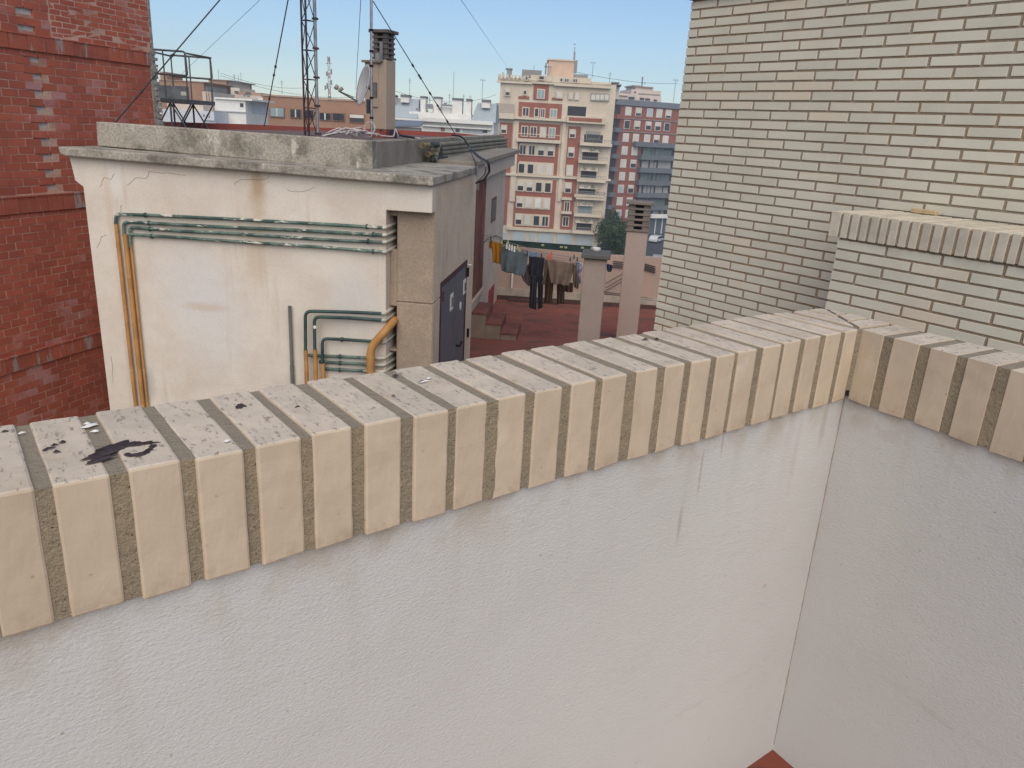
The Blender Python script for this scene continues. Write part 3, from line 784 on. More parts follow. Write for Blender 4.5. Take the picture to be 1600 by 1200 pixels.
rr = pip('', [('pipe_run', M_GRD, [(492, 547, V2), (491, 495, V2), (540, 496.5, V2 + .03), (599, 500.5, W1)], .0185, .06), ('elbow_end', M_CRM, [(596, 500.4, W1), (601, 500.6, W1), (617, 489, .3)], .02, .02)], 'dark green pipe nested just inside the outermost one with a white tag', G2)
vert(rr, 492.3, 546, V2, .0235)
b = MB(); q = P(FW, 492, 511, V2 - .018); b.tube([(q[0], q[1], q[2]), (q[0], q[1] - .004, q[2])], .018, 10); b.build('tag', M_WHITE, rr)
rr = pip('', [('pipe_run', M_GRD, [(504, 570, V2 + .03), (503.5, 529, V2 + .03), (530, 530, V2 + .04), (599, 534.5, W1)], .0175, .06), ('elbow_end', M_CRM, [(590, 534, W1), (601, 534.6, W1), (617, 522, .3)], .019, .02)], 'third dark green pipe that starts lower and passes behind the orange duct', G2)
vert(rr, 504.5, 568, V2 + .03, .0225); clamp(rr, [(534, 530.5)], V2 + .045)
for lab, a in (('upper of the three straight green pipes low beside the orange duct', [(482, 555, W1), (597, 560, W1), (617, 548, .3)]),
               ('middle of the three straight green pipes low beside the orange duct', [(499, 565, W1), (597, 570.6, W1), (617, 560, .3)]),
               ('lowest of the three straight green pipes low beside the orange duct', [(508, 576, W1), (597, 581, W1), (617, 570, .3)])):
    rr = pip('', [('pipe_run', M_GRN, a[:2], .0175, 0), ('elbow_end', M_CRM, [(a[1][0] - 12, a[1][1] - .5, W1), (a[1][0] + 3, a[1][1], W1), a[2]], .0185, .03)], lab, G2)
    clamp(rr, [(531, a[0][1] + (a[1][1] - a[0][1]) * .4)], W1)
rt_ = thing('gas_duct', 'thick ochre duct curving up into the slot beside the roughcast column', 'duct', FW, FZ)
b = MB(); q = [P(FW, 579, 600, -.13), P(FW, 579, 543, -.13), P(FW, 603, 516, -.10), P(FW, 617, 500, .12), P(FW, 617.5, 499, .4)]; q[0] = (q[1][0], q[0][1], FZ - 1)
b.tube(bend(q, .10, 8), .044, 16); b.build('duct_run', M_OCH, rt_)
b = MB(); u_, z_ = FW.px(579, 558, -.13); b.tube([(u_, -.13, z_ - .015), (u_, -.13, z_ + .015)], .0475, 16); b.build('joint_ring', M_OCH, rt_)
b = MB(); u_, z_ = FW.px(452.5, 478, -.03); zc_ = FW.px(455, 570, -.03)[1]
b.tube([(u_, -.03, z_), (u_, -.03, zc_)], .019, 8); b.tube([(u_, -.03, zc_), (u_, -.03, FZ - 1)], .023, 8)
tag(b.build('conduit', mat('grey_plastic_conduit', (.15, .155, .14), (.11, .115, .11), 6, fine=.08, rough=.6), fr=FW), 'straight grey plastic conduit standing alone on the cream wall', 'conduit')

# ---- pipes and cables on the roof edge
M_ROOFP = mat('grey_green_pipe', (.20, .185, .145), (.13, .125, .10), 5, fine=.15)
for k, (y0, y9, lab) in enumerate(((226, 217.5, 'topmost'), (232.5, 222.5, 'second'), (239, 227.3, 'third'), (245.5, 231.5, 'lowest'))):
    q = SF.px(692, y0, -xs_ - .06); b = MB()
    us_ = SF.px(678 - k * 2, y0, -xs_ - .06)[0]
    b.tube([S(us_, -xs_ - .06, q[1]), S(ue - .02, -xs_ - .06, SF.px(788, y9, -xs_ - .06)[1])], .033, 8)
    b.tube([S(us_, -xs_ - .06, q[1]), S(us_, -xs_ - .16, q[1])], .036, 8)
    tag(b.build('roof_pipe', M_ROOFP, fr=FW), lab + ' of the four grey pipes stacked along the roof edge of the cream house', 'pipe', 'pipes along the roof edge')
for X, Y0, Y1, lab in ((660, 222, 232, 'yellowish capped pipe stub at the near end of the roof pipes, upper one'), (668, 236, 246, 'yellowish capped pipe stub at the near end of the roof pipes, lower one')):
    q = SF.px(X, (Y0 + Y1) / 2, -xs_ - .09); b = MB(); b.tube([S(q[0], -xs_ - .09, q[1]), S(q[0] + .45, -xs_ - .09, q[1])], .03, 10)
    b.tube([S(q[0], -xs_ - .09, q[1]), S(q[0] + .06, -xs_ - .09, q[1])], .036, 10)
    tag(b.build('pipe_stub', mat('dirty_yellow', (.24, .18, .085), (.14, .12, .08), 9), fr=FW), lab, 'pipe')
b = MB()
q0 = SF.px(688, 226, -xs_ - .12); q1 = SF.px(689, 254, -xs_ - .12)
b.tube(bend([S(q0[0] - .6, -xs_ - .12, q0[1]), S(q0[0], -xs_ - .12, q0[1]), S(q0[0], -xs_ - .12, q1[1])], .08), .034, 8)
q2 = SF.px(697, 246, -xs_ - .12)
b.tube([S(q0[0] - .5, -xs_ - .12, q2[1]), S(q2[0], -xs_ - .12, q2[1]), S(q2[0], -xs_ - .12, q1[1])], .032, 8)
tag(b.build('pipe_elbow', mat('black_pipe', (.03, .04, .045), (.05, .055, .055), 9), fr=FW), 'dark bent pipes at the near end of the grey roof pipes', 'pipe')
M_BLK = plain('black_cable', (.015, .015, .017), .5)
def scable(pts, r, m, label, n='cable', grp=None):
    b = MB(); b.tube(bend([Sp(x, y, v) for x, y, v in pts], .5, 6), r, 6)
    return tag(b.build(n, m, fr=FW), label, 'cable', grp)
scable([(706, 211, .72), (722, 213, .6), (735, 232, .4), (750, 246, -.1), (763, 253, -.38), (765, 268, -.38), (756, 281, -.2), (744, 286, -.05)], .013, M_BLK, 'thick black cable looping over the roof edge beside the cornice')
scable([(712, 213, .7), (728, 222, .55), (738, 238, .3), (752, 250, -.1), (760, 258, -.36), (758, 272, -.3), (745, 285, -.05)], .009, mat('grey_cable', (.25, .26, .27)), 'grey cable running beside the thick black one over the roof edge')
scable([(730, 225, .5), (738, 243, .25), (744, 256, -.02), (744, 275, -.08)], .006, M_BLK, 'thin black wire hanging in front of the end of the near cornice')

# ---- low red parapet behind the roof
FRp = Fr(at(500, 200, 17.5), 93)
pts = [FRp.px(*a) for a in ((238, 189.5), (380, 194), (500, 199.5), (620, 203), (700, 207), (768, 213))]
b = MB(); b.prism([(pts[0][0] - .6, -19), (pts[-1][0], -19)] + pts[::-1] + [(pts[0][0] - .6, pts[0][1])], 0, .5)
tag(b.build('parapet_wall', mat('faded_red_paint', (.26, .06, .045), (.20, .06, .055), 1.2, fine=.1, streak=(.16, .06, .06), sth=(.55, .7), ssc=(1.5, 1, 1)), fr=FRp), 'low faded red roof parapet behind the cream rooftop house', 'parapet')

# ================================================================ neighbour terrace
M_T2 = tile_mat('worn_red_tile', (.25, .082, .058), (.185, .066, .05), (.07, .055, .052), (.54, .62), 4.0)
A0 = atz(783.7, 467, FZ); A1 = atz(1019.6, 482.8, FZ)
azb = math.degrees(math.atan2((A1 - A0).x, (A1 - A0).y))
FBk = Fr(A0, azb)
f = MB(); s0 = SF.w(.3, .1, 0)
e_ = FBk.w(0, .1, 0); e2 = FBk.w(5.5, .1, 0)
f.hprism([(s0.x, s0.y), (s0.x + 5.6, s0.y + .3), (e2.x, e2.y), (e_.x - .3, e_.y)], FZ - .3, FZ)
tag(f.build('roof_terrace_floor', M_T2), kind='structure', label=None, cat=None)
f = MB(); f.hprism([(s0.x, s0.y + .02), (s0.x + 5.5, s0.y + .32), (e2.x - .1, e2.y + .1), (e_.x - .3, e_.y + .1)], -19, FZ - .3)
tag(f.build('building_block', M_CONC2), 'grey rendered building block carrying the red tiled roof terrace', 'building')
M_PINK = mat('pinkish_beige_render', (.40, .285, .225), (.355, .265, .215), 1.3, .4, .62, .06, 50, .35, 50, .003, streak=(.33, .28, .22), sth=(.58, .72), ssc=(3, 3, 1))
bw = thing('terrace_wall', 'pinkish beige parapet wall at the back of the red tiled roof terrace', 'wall', FBk, FZ)
tp = [FBk.px(*a) for a in ((785, 384), (858, 391), (925, 397), (954, 400), (1022, 403))]
b = MB(); b.prism([(-.3, FZ - .01), (5.4, FZ - .01), (5.4, tp[-1][1]), tp[-1]] + tp[::-1][1:] + [(-.3, tp[0][1])], 0, .22)
b.build('wall', M_PINK, bw)
b = MB(); b.box(-.2, 5.4, -.06, .0, FZ, FZ + .09); b.box(0.15, 1.2, -.22, -.06, FZ, FZ + .05); b.build('skirting', mat('dark_skirting_tile', (.10, .045, .035), (.06, .04, .035), 8), bw)
b = MB(); b.box(-.1, 5.4, -.035, 0, FZ + .09, FZ + .24); b.build('plinth', mat('beige_plinth', (.40, .34, .28), (.30, .26, .21), 5), bw)
q = FBk.px(799.5, 445, -.03); b = MB(); b.tube([(q[0], -.03, FZ + .25), (q[0], -.03, FBk.px(799, 420)[1])], .02, 6); b.build('white_pipe', M_WHITE, bw)
b = MB(); sp = [FBk.px(*a, .1) for a in ((783, 386), (926, 396), (926, 385), (783, 374.5))]
b.prism(sp, .1, .13)
gs = tag(b.build('green_screen', mat('dark_green_mesh', (.022, .045, .04), (.015, .03, .028), 3, fine=.3, fs=90), fr=FBk), 'dark green mesh screen fixed along the top of the terrace wall', 'screen')
b = MB()
for X, Y in ((848, 383), (877, 386), (884, 386.5), (910, 387), (925, 388)):
    q = FBk.px(X, Y, .09); b.box(q[0] - .03, q[0] + .03, .085, .099, q[1] - .02, q[1] + .02)
b.build('clip', plain('olive_clip', (.3, .3, .18)), gs)
# steps
zst = [0, 0, 0]
FS = Fr(atz(734, 526.7, FZ), 95)
stp = thing('steps', 'three red tiled steps with beige sides against the wall of the cream house', 'steps', FS, FZ)
wl = -.5
b = MB(); tr = MB()
prof = [((733, 488), (759.5, 489)), ((759, 504), (782, 506)), ((782, 519), (806.5, 521.7))]
zprev = None
for i, (l, r) in enumerate(prof):
    zt = (FS.px(*l)[1] + FS.px(*r)[1]) / 2; xl = FS.px(*l)[0]; xr = FS.px(*r)[0]
    xl0 = wl if i == 0 else xl
    dp = [.85, .8, .75][i]
    b.box(xl0, xr, 0, dp, FZ - .01 + i * .001, zt - .03); tr.box(xl0, xr + .01, -.012, dp, zt - .029, zt)
    tr.box(xr, xr + .012, .0, dp, (FZ if i == 2 else FZ), zt - .03)
b.build('side', mat('step_side', (.25, .19, .145), (.2, .155, .12), 4), stp)
tr.build('tread', mat('dark_red_tread', (.20, .075, .058), (.14, .058, .048), 5, fine=.15), stp)

# masonry pillars
def pillar(name, label, X0, X1, Yt, Yb, D, az, M_body):
    fr = Fr(at((X0 + X1) / 2, Yt, D), az)
    root = thing(name, label, 'chimney', fr, FZ)
    return fr, root
M_PIL = mat('pillar_render', (.37, .295, .25), (.335, .27, .23), 2, .4, .6, .06, 50, .35, 50, .003, streak=(.28, .23, .19), sth=(.6, .75), ssc=(4, 4, .8))
FP1, p1 = pillar('masonry_pillar', 'beige rendered flue pillar with dark slab cap and a white bowl on top', 911, 947, 406, 520, 11.2, 97, None)
x0, x1 = FP1.px(909.5, 440)[0], FP1.px(945, 440)[0]; zt = FP1.px(929, 405)[1]
b = MB(); b.box(x0, x1, 0, .42, FZ, zt); b.build('shaft', M_PIL, p1, bev=.01)
zc1 = FP1.px(930, 405, -.06)[1]; zc2 = FP1.px(930, 398.5, -.06)[1]
b = MB(); b.box(FP1.px(908, 402, -.06)[0], FP1.px(954, 402, -.06)[0], -.06, .52, zc1, zc2); b.build('cap', mat('dark_slab', (.12, .115, .105), (.08, .08, .075), 4), p1, bev=.006)
zz_ = zc2
fb = FP1; q = fb.loc(atz(931.5, 392, zz_)); b = MB()
b.tube([(q[0], q[1], zz_), (q[0], q[1], zz_ + .02), (q[0], q[1], zz_ + .05)], [.05, .068, .062], 18)
bowl = b.build('bowl', M_WHITE, fr=fb); tag(bowl, 'small white upturned bowl on the dark cap of the nearer pillar', 'bowl')
FP2, p2 = pillar('masonry_pillar', 'pinkish louvred chimney standing on the terrace next to the pale brick building', 977, 1011, 363, 520, 12.8, 98, None)
x0, x1 = FP2.px(973, 420)[0], FP2.px(1006.5, 420)[0]; zt = FP2.px(994, 361)[1]
b = MB(); b.box(x0, x1, 0, .4, FZ, zt); b.build('shaft', mat('pink_render', (.41, .315, .265), (.385, .295, .25), 2, fine=.05), p2, bev=.01)
M_LOU = mat('grey_brown_concrete', (.20, .165, .14), (.145, .125, .11), 6, fine=.2, bump=.5)
def louvre_head(fr, root, xc, yc, hw, hd, z0, z1, n, M, dark=M_HOLE, capw=.05):
    b = MB(); b.box(xc - hw * .8, xc + hw * .8, yc - hd * .8, yc + hd * .8, z0, z1 - .02); b.build('flue_core', dark, root)
    h = (z1 - z0) / n; sl = MB()
    for k in range(n):
        za_ = z0 + k * h; o_ = capw * (.5 if k else 1.0)
        x0, x1, y0, y1 = xc - hw - o_ * .5, xc + hw + o_ * .5, yc - hd - o_ * .5, yc + hd + o_ * .5
        zz0 = za_ + h * .42; 
        # slat ring, and corner blocks with openings between
        sl.box(x0, x1, y0, y0 + .04, za_, zz0); sl.box(x0, x1, y1 - .04, y1, za_, zz0); sl.box(x0, x0 + .04, y0 + .04, y1 - .04, za_, zz0); sl.box(x1 - .04, x1, y0 + .04, y1 - .04, za_, zz0)
        c = hw * .62
        for sx in (-1, 1):
            for sy in (-1, 1):
                cx0, cx1 = sorted((xc + sx * hw, xc + sx * (hw - c))); cy0, cy1 = sorted((yc + sy * hd, yc + sy * (hd - c)))
                sl.box(cx0, cx1, cy0, cy1, zz0, za_ + h)
    sl.build('louvre', M, root, bev=.004)
    b = MB(); b.box(xc - hw - capw, xc + hw + capw, yc - hd - capw, yc + hd + capw, z1, z1 + .045); b.build('cap', M, root, bev=.006)
zl0 = FP2.px(994, 362)[1]; zl1 = FP2.px(998, 320)[1]
louvre_head(FP2, p2, (x0 + x1) / 2, .2, (x1 - x0) / 2 + .0, .2, zl0, zl1, 5, M_LOU, capw=.045)
# wires on the right of the terrace
def wire(pts, r, m, label, n='wire', grp=None, cat='wire', sag=0, seg=4):
    b = MB(); P_ = [Vector(p) for p in pts]
    if sag:
        q = []; a, c = P_[0], P_[-1]
        for k in range(13):
            t_ = k / 12; v_ = a.lerp(c, t_); v_.z -= 4 * sag * t_ * (1 - t_); q.append(v_)
        P_ = q
    b.tube(P_, r, seg); return tag(b.build(n, m), label, cat, grp)
M_WIR = plain('dark_wire', (.05, .045, .045), .6)
lw = thing('wall_cables', 'slack dark cables fanning across the pink terrace wall between the two pillars and beyond', 'cable', FBk, FZ)
for a, c in (((946, 443), (981, 423)), ((946, 450), (992, 423)), ((944, 456), (995, 426))):
    b = MB(); b.tube([P(FBk, *a, -.03), P(FBk, *c, -.03)], .006, 4); b.build('cable', M_WIR, lw)
for a, c in (((944, 456), (1022, 467)), ((944, 459), (1022, 470))):
    b = MB(); b.tube([P(FBk, *a, -.03), P(FBk, *c, -.03)], .008, 4); b.build('cable', M_WIR, lw)
for k in range(4):
    b = MB(); b.tube([P(FBk, 958, 408 + 3 * k, -.03), P(FBk, 974, 410 + 3 * k, -.03)], .01, 4); b.build('cable', M_WIR, lw)
    b = MB(); b.tube([P(FBk, 1006, 412 + 3 * k, -.03), P(FBk, 1024, 417 + 3 * k, -.03)], .012, 4); b.build('cable', M_WIR, lw)

# laundry
FL = Fr(at(830, 400, 12.6), 93)
def cl(X, Y, v=0.0): return P(FL, X, Y, v)
ln = thing('clothesline', 'thin clotheslines strung from a wall bracket to the nearer pillar', 'clothesline', FL, FZ)
br = [(760, 374), (771, 368), (786, 371)]
M_LW = plain('line_wire', (.18, .18, .17), .5)
for k, (dy, v) in enumerate(((0, 0), (3, .22), (-4, .45))):
    b = MB(); b.tube([cl(758, 376 - k * 4, v), cl(800, 384 + dy, v), cl(853, 400 + dy, v), cl(911, 408 + dy, v)], .005, 4); b.build('line', M_LW, ln)
b = MB()
for k in range(4): b.tube(bend([cl(757 + k * 3, 378 - k * 2, 0), cl(763 + k * 4, 369 - k, .1), cl(785, 371 + k * 1.6, .3)], .1), .006, 5)
b.tube([cl(757, 379, 0), cl(768, 366, .45)], .009, 5); b.build('bracket', M_LW, ln)
def cloth(name, label, cat, strips, col, amp=.03, v=0.0, rows=22, cols=16, wl=5.0, col2=None, drape=True):
    """strips: list of (left outline, right outline) as pixel points of equal length"""
    me = MB()
    for L, R in strips:
        Lp = [Vector(cl(x, y, v)) for x, y in L]; Rp = [Vector(cl(x, y, v)) for x, y in R]
        def samp(Q, t):
            s = t * (len(Q) - 1); i = min(int(s), len(Q) - 2); return Q[i].lerp(Q[i + 1], s - i)
        ph = ru(0, 6); vs = []
        for i in range(rows + 1):
            t = i / rows; a, c = samp(Lp, t), samp(Rp, t)
            for k in range(cols + 1):
                s = k / cols; q = a.lerp(c, s)
                q.y += amp * (.35 + .65 * t) * math.sin(wl * 2 * math.pi * s * .5 + ph + t * 1.7) + amp * .4 * math.sin(9 * s + 4 * t + ph)
                vs.append(q)
        fs = [(i * (cols + 1) + k, i * (cols + 1) + k + 1, (i + 1) * (cols + 1) + k + 1, (i + 1) * (cols + 1) + k) for i in range(rows) for k in range(cols)]
        me.add(vs, fs, True)
    o = me.build(name, mat(name + '_fabric', col, col2 or tuple(c * .85 for c in col), 12, fine=.08, fs=120, bump=.25, bs=200, rough=.95, spec=.1), fr=FL)
    m = o.modifiers.new('thickness', 'SOLIDIFY'); m.thickness = .008
    return tag(o, label, cat)
cloth('t_shirt', 'mustard orange t-shirt hanging at the left end of the clothesline', 't-shirt', [([(766, 375), (768, 385), (770, 398), (770, 410)], [(785, 380), (784, 390), (784, 400), (784, 413)]),
      ([(763.5, 386), (765, 389)], [(766, 376), (769, 387)])], (.42, .19, .018), v=.05)
cloth('towel', 'large blue-grey shirt pegged beside the mustard t-shirt', 'shirt', [([(786, 383), (782, 395), (782, 410), (783.5, 423)], [(825, 397), (824, 410), (822, 422), (818.5, 432)])], (.115, .145, .16), .035, v=.0)
cloth('garment', 'dusky mauve garment half hidden behind the blue-grey shirt', 'garment', [([(818, 415), (815, 430), (818, 438), (826, 446)], [(829, 412), (828, 425), (828, 438), (828, 446)])], (.16, .115, .115), v=.2)
cloth('trousers', 'long dark charcoal trousers hanging almost to the floor', 'trousers', [([(827, 399), (826, 420), (828, 432)], [(850, 403), (849, 420), (848, 432)]),
      ([(828, 430), (828, 452), (826.5, 480)], [(840, 431), (838.5, 455), (838, 484)]), ([(839, 431), (841, 452), (841, 483)], [(848.5, 430), (848.5, 455), (847, 481)])], (.035, .038, .048), .03, v=.1)
cloth('shirt', 'taupe brown sweater pegged upside down between two pairs of trousers', 'sweater', [([(854, 404), (857, 420), (859, 435), (861, 443)], [(898, 411), (895, 425), (892, 437), (888, 447)]),
      ([(850, 402), (850, 420), (849, 436), (846.5, 444)], [(856, 408), (855, 420), (853, 432), (851.5, 445)]), ([(896, 412), (895, 425), (895, 440), (897, 449)], [(900, 414), (902, 430), (904, 444), (903, 452)])], (.185, .135, .105), .04, v=0)
cloth('trousers', 'brown trousers hanging behind the taupe sweater', 'trousers', [([(853, 410), (852, 428), (852, 440)], [(893, 414), (889, 430), (883, 446)]), ([(851.5, 438), (851, 455), (850, 473)], [(864.5, 440), (863.5, 455), (863, 473)]),
      ([(870, 442), (870, 455), (870, 474)], [(883, 444), (882, 458), (882, 475)])], (.10, .062, .042), v=.25)
cloth('garment', 'dark brown cloth behind the sweater hem on its right side', 'garment', [([(880, 440), (881, 448), (881, 456)], [(896, 442), (895.5, 450), (895, 457)])], (.13, .08, .06), v=.35)
cloth('garment', 'small blue and white patterned garment beside the nearer pillar', 'garment', [([(899, 409), (900, 418), (900, 428), (904, 443)], [(910, 411), (909.5, 420), (908, 428), (907.5, 443)])], (.12, .15, .24), v=.05, col2=(.5, .5, .5))
cloth('sock', 'small navy garment hanging just right of the nearer pillar', 'sock', [([(948, 412), (947.5, 418), (949, 424)], [(956, 414), (957.5, 419), (955, 425)])], (.03, .035, .08), v=.4)
M_PEG = [plain('white_peg', (.7, .7, .68)), plain('green_peg', (.35, .42, .15)), plain('blue_peg', (.06, .22, .38)), plain('red_peg', (.5, .09, .07)), plain('dark_peg', (.04, .05, .07))]
pegs = [(792, 384, 0, 'first from the left above the blue-grey shirt'), (796, 386, 0, 'second from the left above the blue-grey shirt'), (800, 387, 0, 'third from the left above the blue-grey shirt'),
        (804, 389, 0, 'fourth from the left above the blue-grey shirt'), (809, 386, 1, 'upper one near the right shoulder of the blue-grey shirt'), (812, 391, 1, 'at the right shoulder of the blue-grey shirt'),
        (794, 378, 1, 'raised above the white pegs'), (816, 394, 4, 'over the right sleeve of the blue-grey shirt'), (824, 395, 4, 'between the blue-grey shirt and charcoal trousers'),
        (829, 397, 2, 'at the left waist of the charcoal trousers'), (832, 398, 2, 'second at the left waist of the charcoal trousers'), (838, 397, 2, 'middle of the charcoal trousers waist'),
        (846, 399, 4, 'at the right waist of the charcoal trousers'), (856, 402, 3, 'leftmost at the taupe sweater hem'), (859, 400, 3, 'tallest at the taupe sweater hem'), (862, 396, 3, 'topmost above the taupe sweater'),
        (861, 404, 3, 'lowest at the taupe sweater hem'), (767, 373, 4, 'at the left shoulder of the mustard t-shirt'), (784, 378, 1, 'at the right shoulder of the mustard t-shirt'),
        (891, 405, 4, 'at the right end of the taupe sweater'), (897, 401, 4, 'standing upright right of the taupe sweater'), (902, 405, 4, 'above the blue and white patterned garment'), (948, 406, 4, 'right of the nearer pillar above the navy garment')]
nm = ['white', 'pale green', 'blue', 'red', 'dark']
for X, Y, c, lb_ in pegs:
    q = cl(X, Y, -.01); b = MB()
    w_ = .014; h_ = .035 if c else .05
    b.hexa([(q[0] - w_, q[1] - .01, q[2] - h_), (q[0] + w_, q[1] - .01, q[2] - h_), (q[0] + w_, q[1] + .01, q[2] - h_), (q[0] - w_, q[1] + .01, q[2] - h_),
            (q[0] - w_ * .6, q[1] - .006, q[2] + h_), (q[0] + w_ * .6, q[1] - .006, q[2] + h_), (q[0] + w_ * .6, q[1] + .006, q[2] + h_), (q[0] - w_ * .6, q[1] + .006, q[2] + h_)])
    tag(b.build('clothes_peg', M_PEG[c], fr=FL), nm[c] + ' clothes peg ' + lb_, 'peg', nm[c] + ' pegs on the clothesline')
FLs = cloth('cloth', 'pink and blue striped cloth folded over the clothesline above the charcoal trousers', 'cloth', [([(818, 389), (818, 396)], [(850, 397), (850, 402)])], (.30, .24, .27), .01, .3)

# ================================================================ masts, dish and chimney on the cream house roof
ZR = zs_ - .03
M_MST = mat('dark_red_mast_paint', (.055, .028, .03), (.035, .03, .035), 6, fine=.15, rough=.6, metal=.2)
M_GLV = mat('galvanised_pipe', (.30, .31, .32), (.20, .205, .21), 7, fine=.1, rough=.45, metal=.5)
FMt = Fr(at(486, 212, 10.5), 95)
lm = thing('lattice_mast', 'tall dark triangular lattice antenna mast on the cream house roof', 'mast', FMt, ZR)
lx = [FMt.px(474.5, 150)[0], FMt.px(482, 150, -.06)[0], FMt.px(494.5, 150, .05)[0]]; lv = [0, -.08, .06]
ztp = FMt.px(482, -260)[1]
for k in range(3):
    b = MB(); b.tube([(lx[k], lv[k], ZR), (lx[k], lv[k], ztp)], .0135 if k < 2 else .022, 6); b.build('leg', M_MST if k < 2 else M_GLV, lm)
b = MB(); z = ZR; st = (FMt.px(482, 100)[1] - FMt.px(482, 145)[1])
k = 0
while z < ztp - st:
    for a, c in ((0, 1), (1, 2), (2, 0)):
        b.tube([(lx[a], lv[a], z), (lx[c], lv[c], z)], .006, 4)
        b.tube([(lx[a], lv[a], z), (lx[c], lv[c], z + st)] if k % 2 else [(lx[c], lv[c], z), (lx[a], lv[a], z + st)], .006, 4)
    b.box(lx[2] - .03, lx[2] + .035, .03, .09, z + .02, z + .045); z += st; k += 1
b.build('bracing', M_MST, lm)
FPm = Fr(at(581, 212, 9.6), 95)
pm = thing('pipe_mast', 'slender galvanised pipe mast with dark clamps in front of the louvred chimney', 'mast', FPm, ZR)
xm = FPm.px(580.5, 150)[0]
b = MB(); b.tube([(xm, 0, ZR), (xm, 0, FPm.px(583, -5)[1] + .0)], .0165, 10); b.tube([(xm, 0, FPm.px(583, -5)[1]), (xm, 0, FPm.px(583, -120)[1])], .012, 8); b.build('pole', M_GLV, pm)
for y in (47, 80, 103, 153, 184):
    z = FPm.px(581, y)[1]; b = MB(); b.tube([(xm, 0, z - .012), (xm, 0, z + .012)], .024, 10); b.build('clamp', M_HOLE, pm)
z = FPm.px(577, 165)[1]; b = MB(); b.box(xm - .055, xm - .018, -.03, .03, z - .09, z + .07); b.build('junction_box', plain('dark_box', (.03, .03, .035)), pm)
# chimney with louvred head
FCh = Fr(at(603, 150, 12.0), 112)
ch = thing('chimney', 'square beige chimney with dark louvred head on the cream house roof', 'chimney', FCh, ZR)
M_CH = mat('beige_chimney_render', (.345, .27, .21), (.31, .245, .195), 2, fine=.05, streak=(.26, .2, .155), sth=(.6, .75), ssc=(6, 6, .8))
xl = FCh.px(577, 150)[0]; xl2 = FCh.px(571, 120)[0]
FCs = Fr(FCh.o, 22); dr = FCs.px(618, 150)[0]
zc_ = FCh.px(603, 93)[1]
b = MB(); b.box(xl, 0, 0, dr, ZR + .12, zc_); b.build('shaft', M_CH, ch, bev=.008)
b = MB(); b.box(xl2, -.13, -.02, dr * .8, FCh.px(590, 168)[1], FCh.px(585, 98)[1]); b.build('side_flue', M_CH, ch, bev=.008)
b = MB(); b.box(xl2 - .03, -.07, -.06, dr * .85, FCh.px(585, 98)[1], FCh.px(585, 94.5)[1]); b.build('ledge', M_LOU, ch)
b = MB(); b.box(xl + .0, .02, -.02, dr + .02, ZR - .02, ZR + .12); b.build('base', mat('red_dark_base', (.22, .06, .04), (.04, .03, .03), 6, .45, .55), ch)
zl0 = FCh.px(603, 92)[1]; zl1 = FCh.px(603, 51)[1]
louvre_head(FCh, ch, xl / 2 + .02, dr / 2, -xl / 2 - .03, dr / 2 - .03, zl0, zl1, 5, mat('dark_grey_slats', (.11, .095, .09), (.08, .07, .068), 8), capw=.05)
b = MB(); xx = FCh.px(595.5, 80, -.03)[0]; b.box(xx - .02, xx + .02, -.04, -.01, FCh.px(595, 96)[1], FCh.px(595, 66)[1]); b.build('metal_strip', M_GLV, ch)
b = MB(); b.box(FCh.px(586, 88, -.03)[0], FCh.px(593, 88, -.03)[0], -.025, -.005, FCh.px(590, 95)[1], FCh.px(590, 83)[1]); b.build('metal_plate', plain('grey_sheet', (.2, .22, .22)), ch)
# satellite dish
dc = at(567, 133, 10.0)
FD = Fr(dc, 90)
ds = thing('satellite_dish', 'pale grey satellite dish facing left with its arm held out in front', 'satellite dish', FD, dc.z)
nrm_ = Vector((-.86, -.46, .22)).normalized(); upv = Vector((.12, 0, 1)); upv = (upv - nrm_ * upv.dot(nrm_)).normalized(); sdv = nrm_.cross(upv)
Rd = 26 / 1190 * 10.0 * 1.08
b = MB(); vs = []; nr_, na_ = 8, 36
for i in range(nr_ + 1):
    r_ = Rd * i / nr_
    for k in range(na_):
        a = 2 * math.pi * k / na_
        vs.append(upv * r_ * math.cos(a) * 1.05 + sdv * r_ * math.sin(a) * .95 + nrm_ * (.16 * Rd * ((i / nr_) ** 2 - 1) * 1.5) + Vector((0, 0, dc.z)))
fs = [(i * na_ + k, i * na_ + (k + 1) % na_, (i + 1) * na_ + (k + 1) % na_, (i + 1) * na_ + k) for i in range(nr_) for k in range(na_)]
b.add(vs, fs, True); o = b.build('reflector', mat('pale_grey_enamel', (.44, .45, .46), (.40, .41, .42), 4, fine=.03, bump=0, rough=.45), ds)
m = o.modifiers.new('t', 'SOLIDIFY'); m.thickness = .006
def wl_(X, Y, D): p = at(X, Y, D) - Vector((dc.x, dc.y, 0)); return p
e1_ = wl_(558, 158, 10.0); e2_ = wl_(529, 142, 9.75)
b = MB(); b.tube([e1_, e2_], .010, 6); b.tube([wl_(553, 152, 10.0), e2_], .005, 4); b.build('arm', mat('arm_brown', (.13, .11, .10)), ds)
b = MB(); b.tube([e2_, e2_ + Vector((.05, 0, .035))], .022, 10); b.tube([e2_ + Vector((-.01, 0, .03)), e2_ + Vector((-.04, 0, .05))], .03, 10); b.build('feed_horn', mat('dull_beige_plastic', (.25, .22, .2)), ds)
b = MB(); b.tube([Vector((0, 0, dc.z)) - nrm_ * .05, Vector((.12, .05, dc.z - .04))], .025, 8); b.box(.1, .16, 0, .1, dc.z - .14, dc.z + .04); b.build('mount', M_LOU, ds)
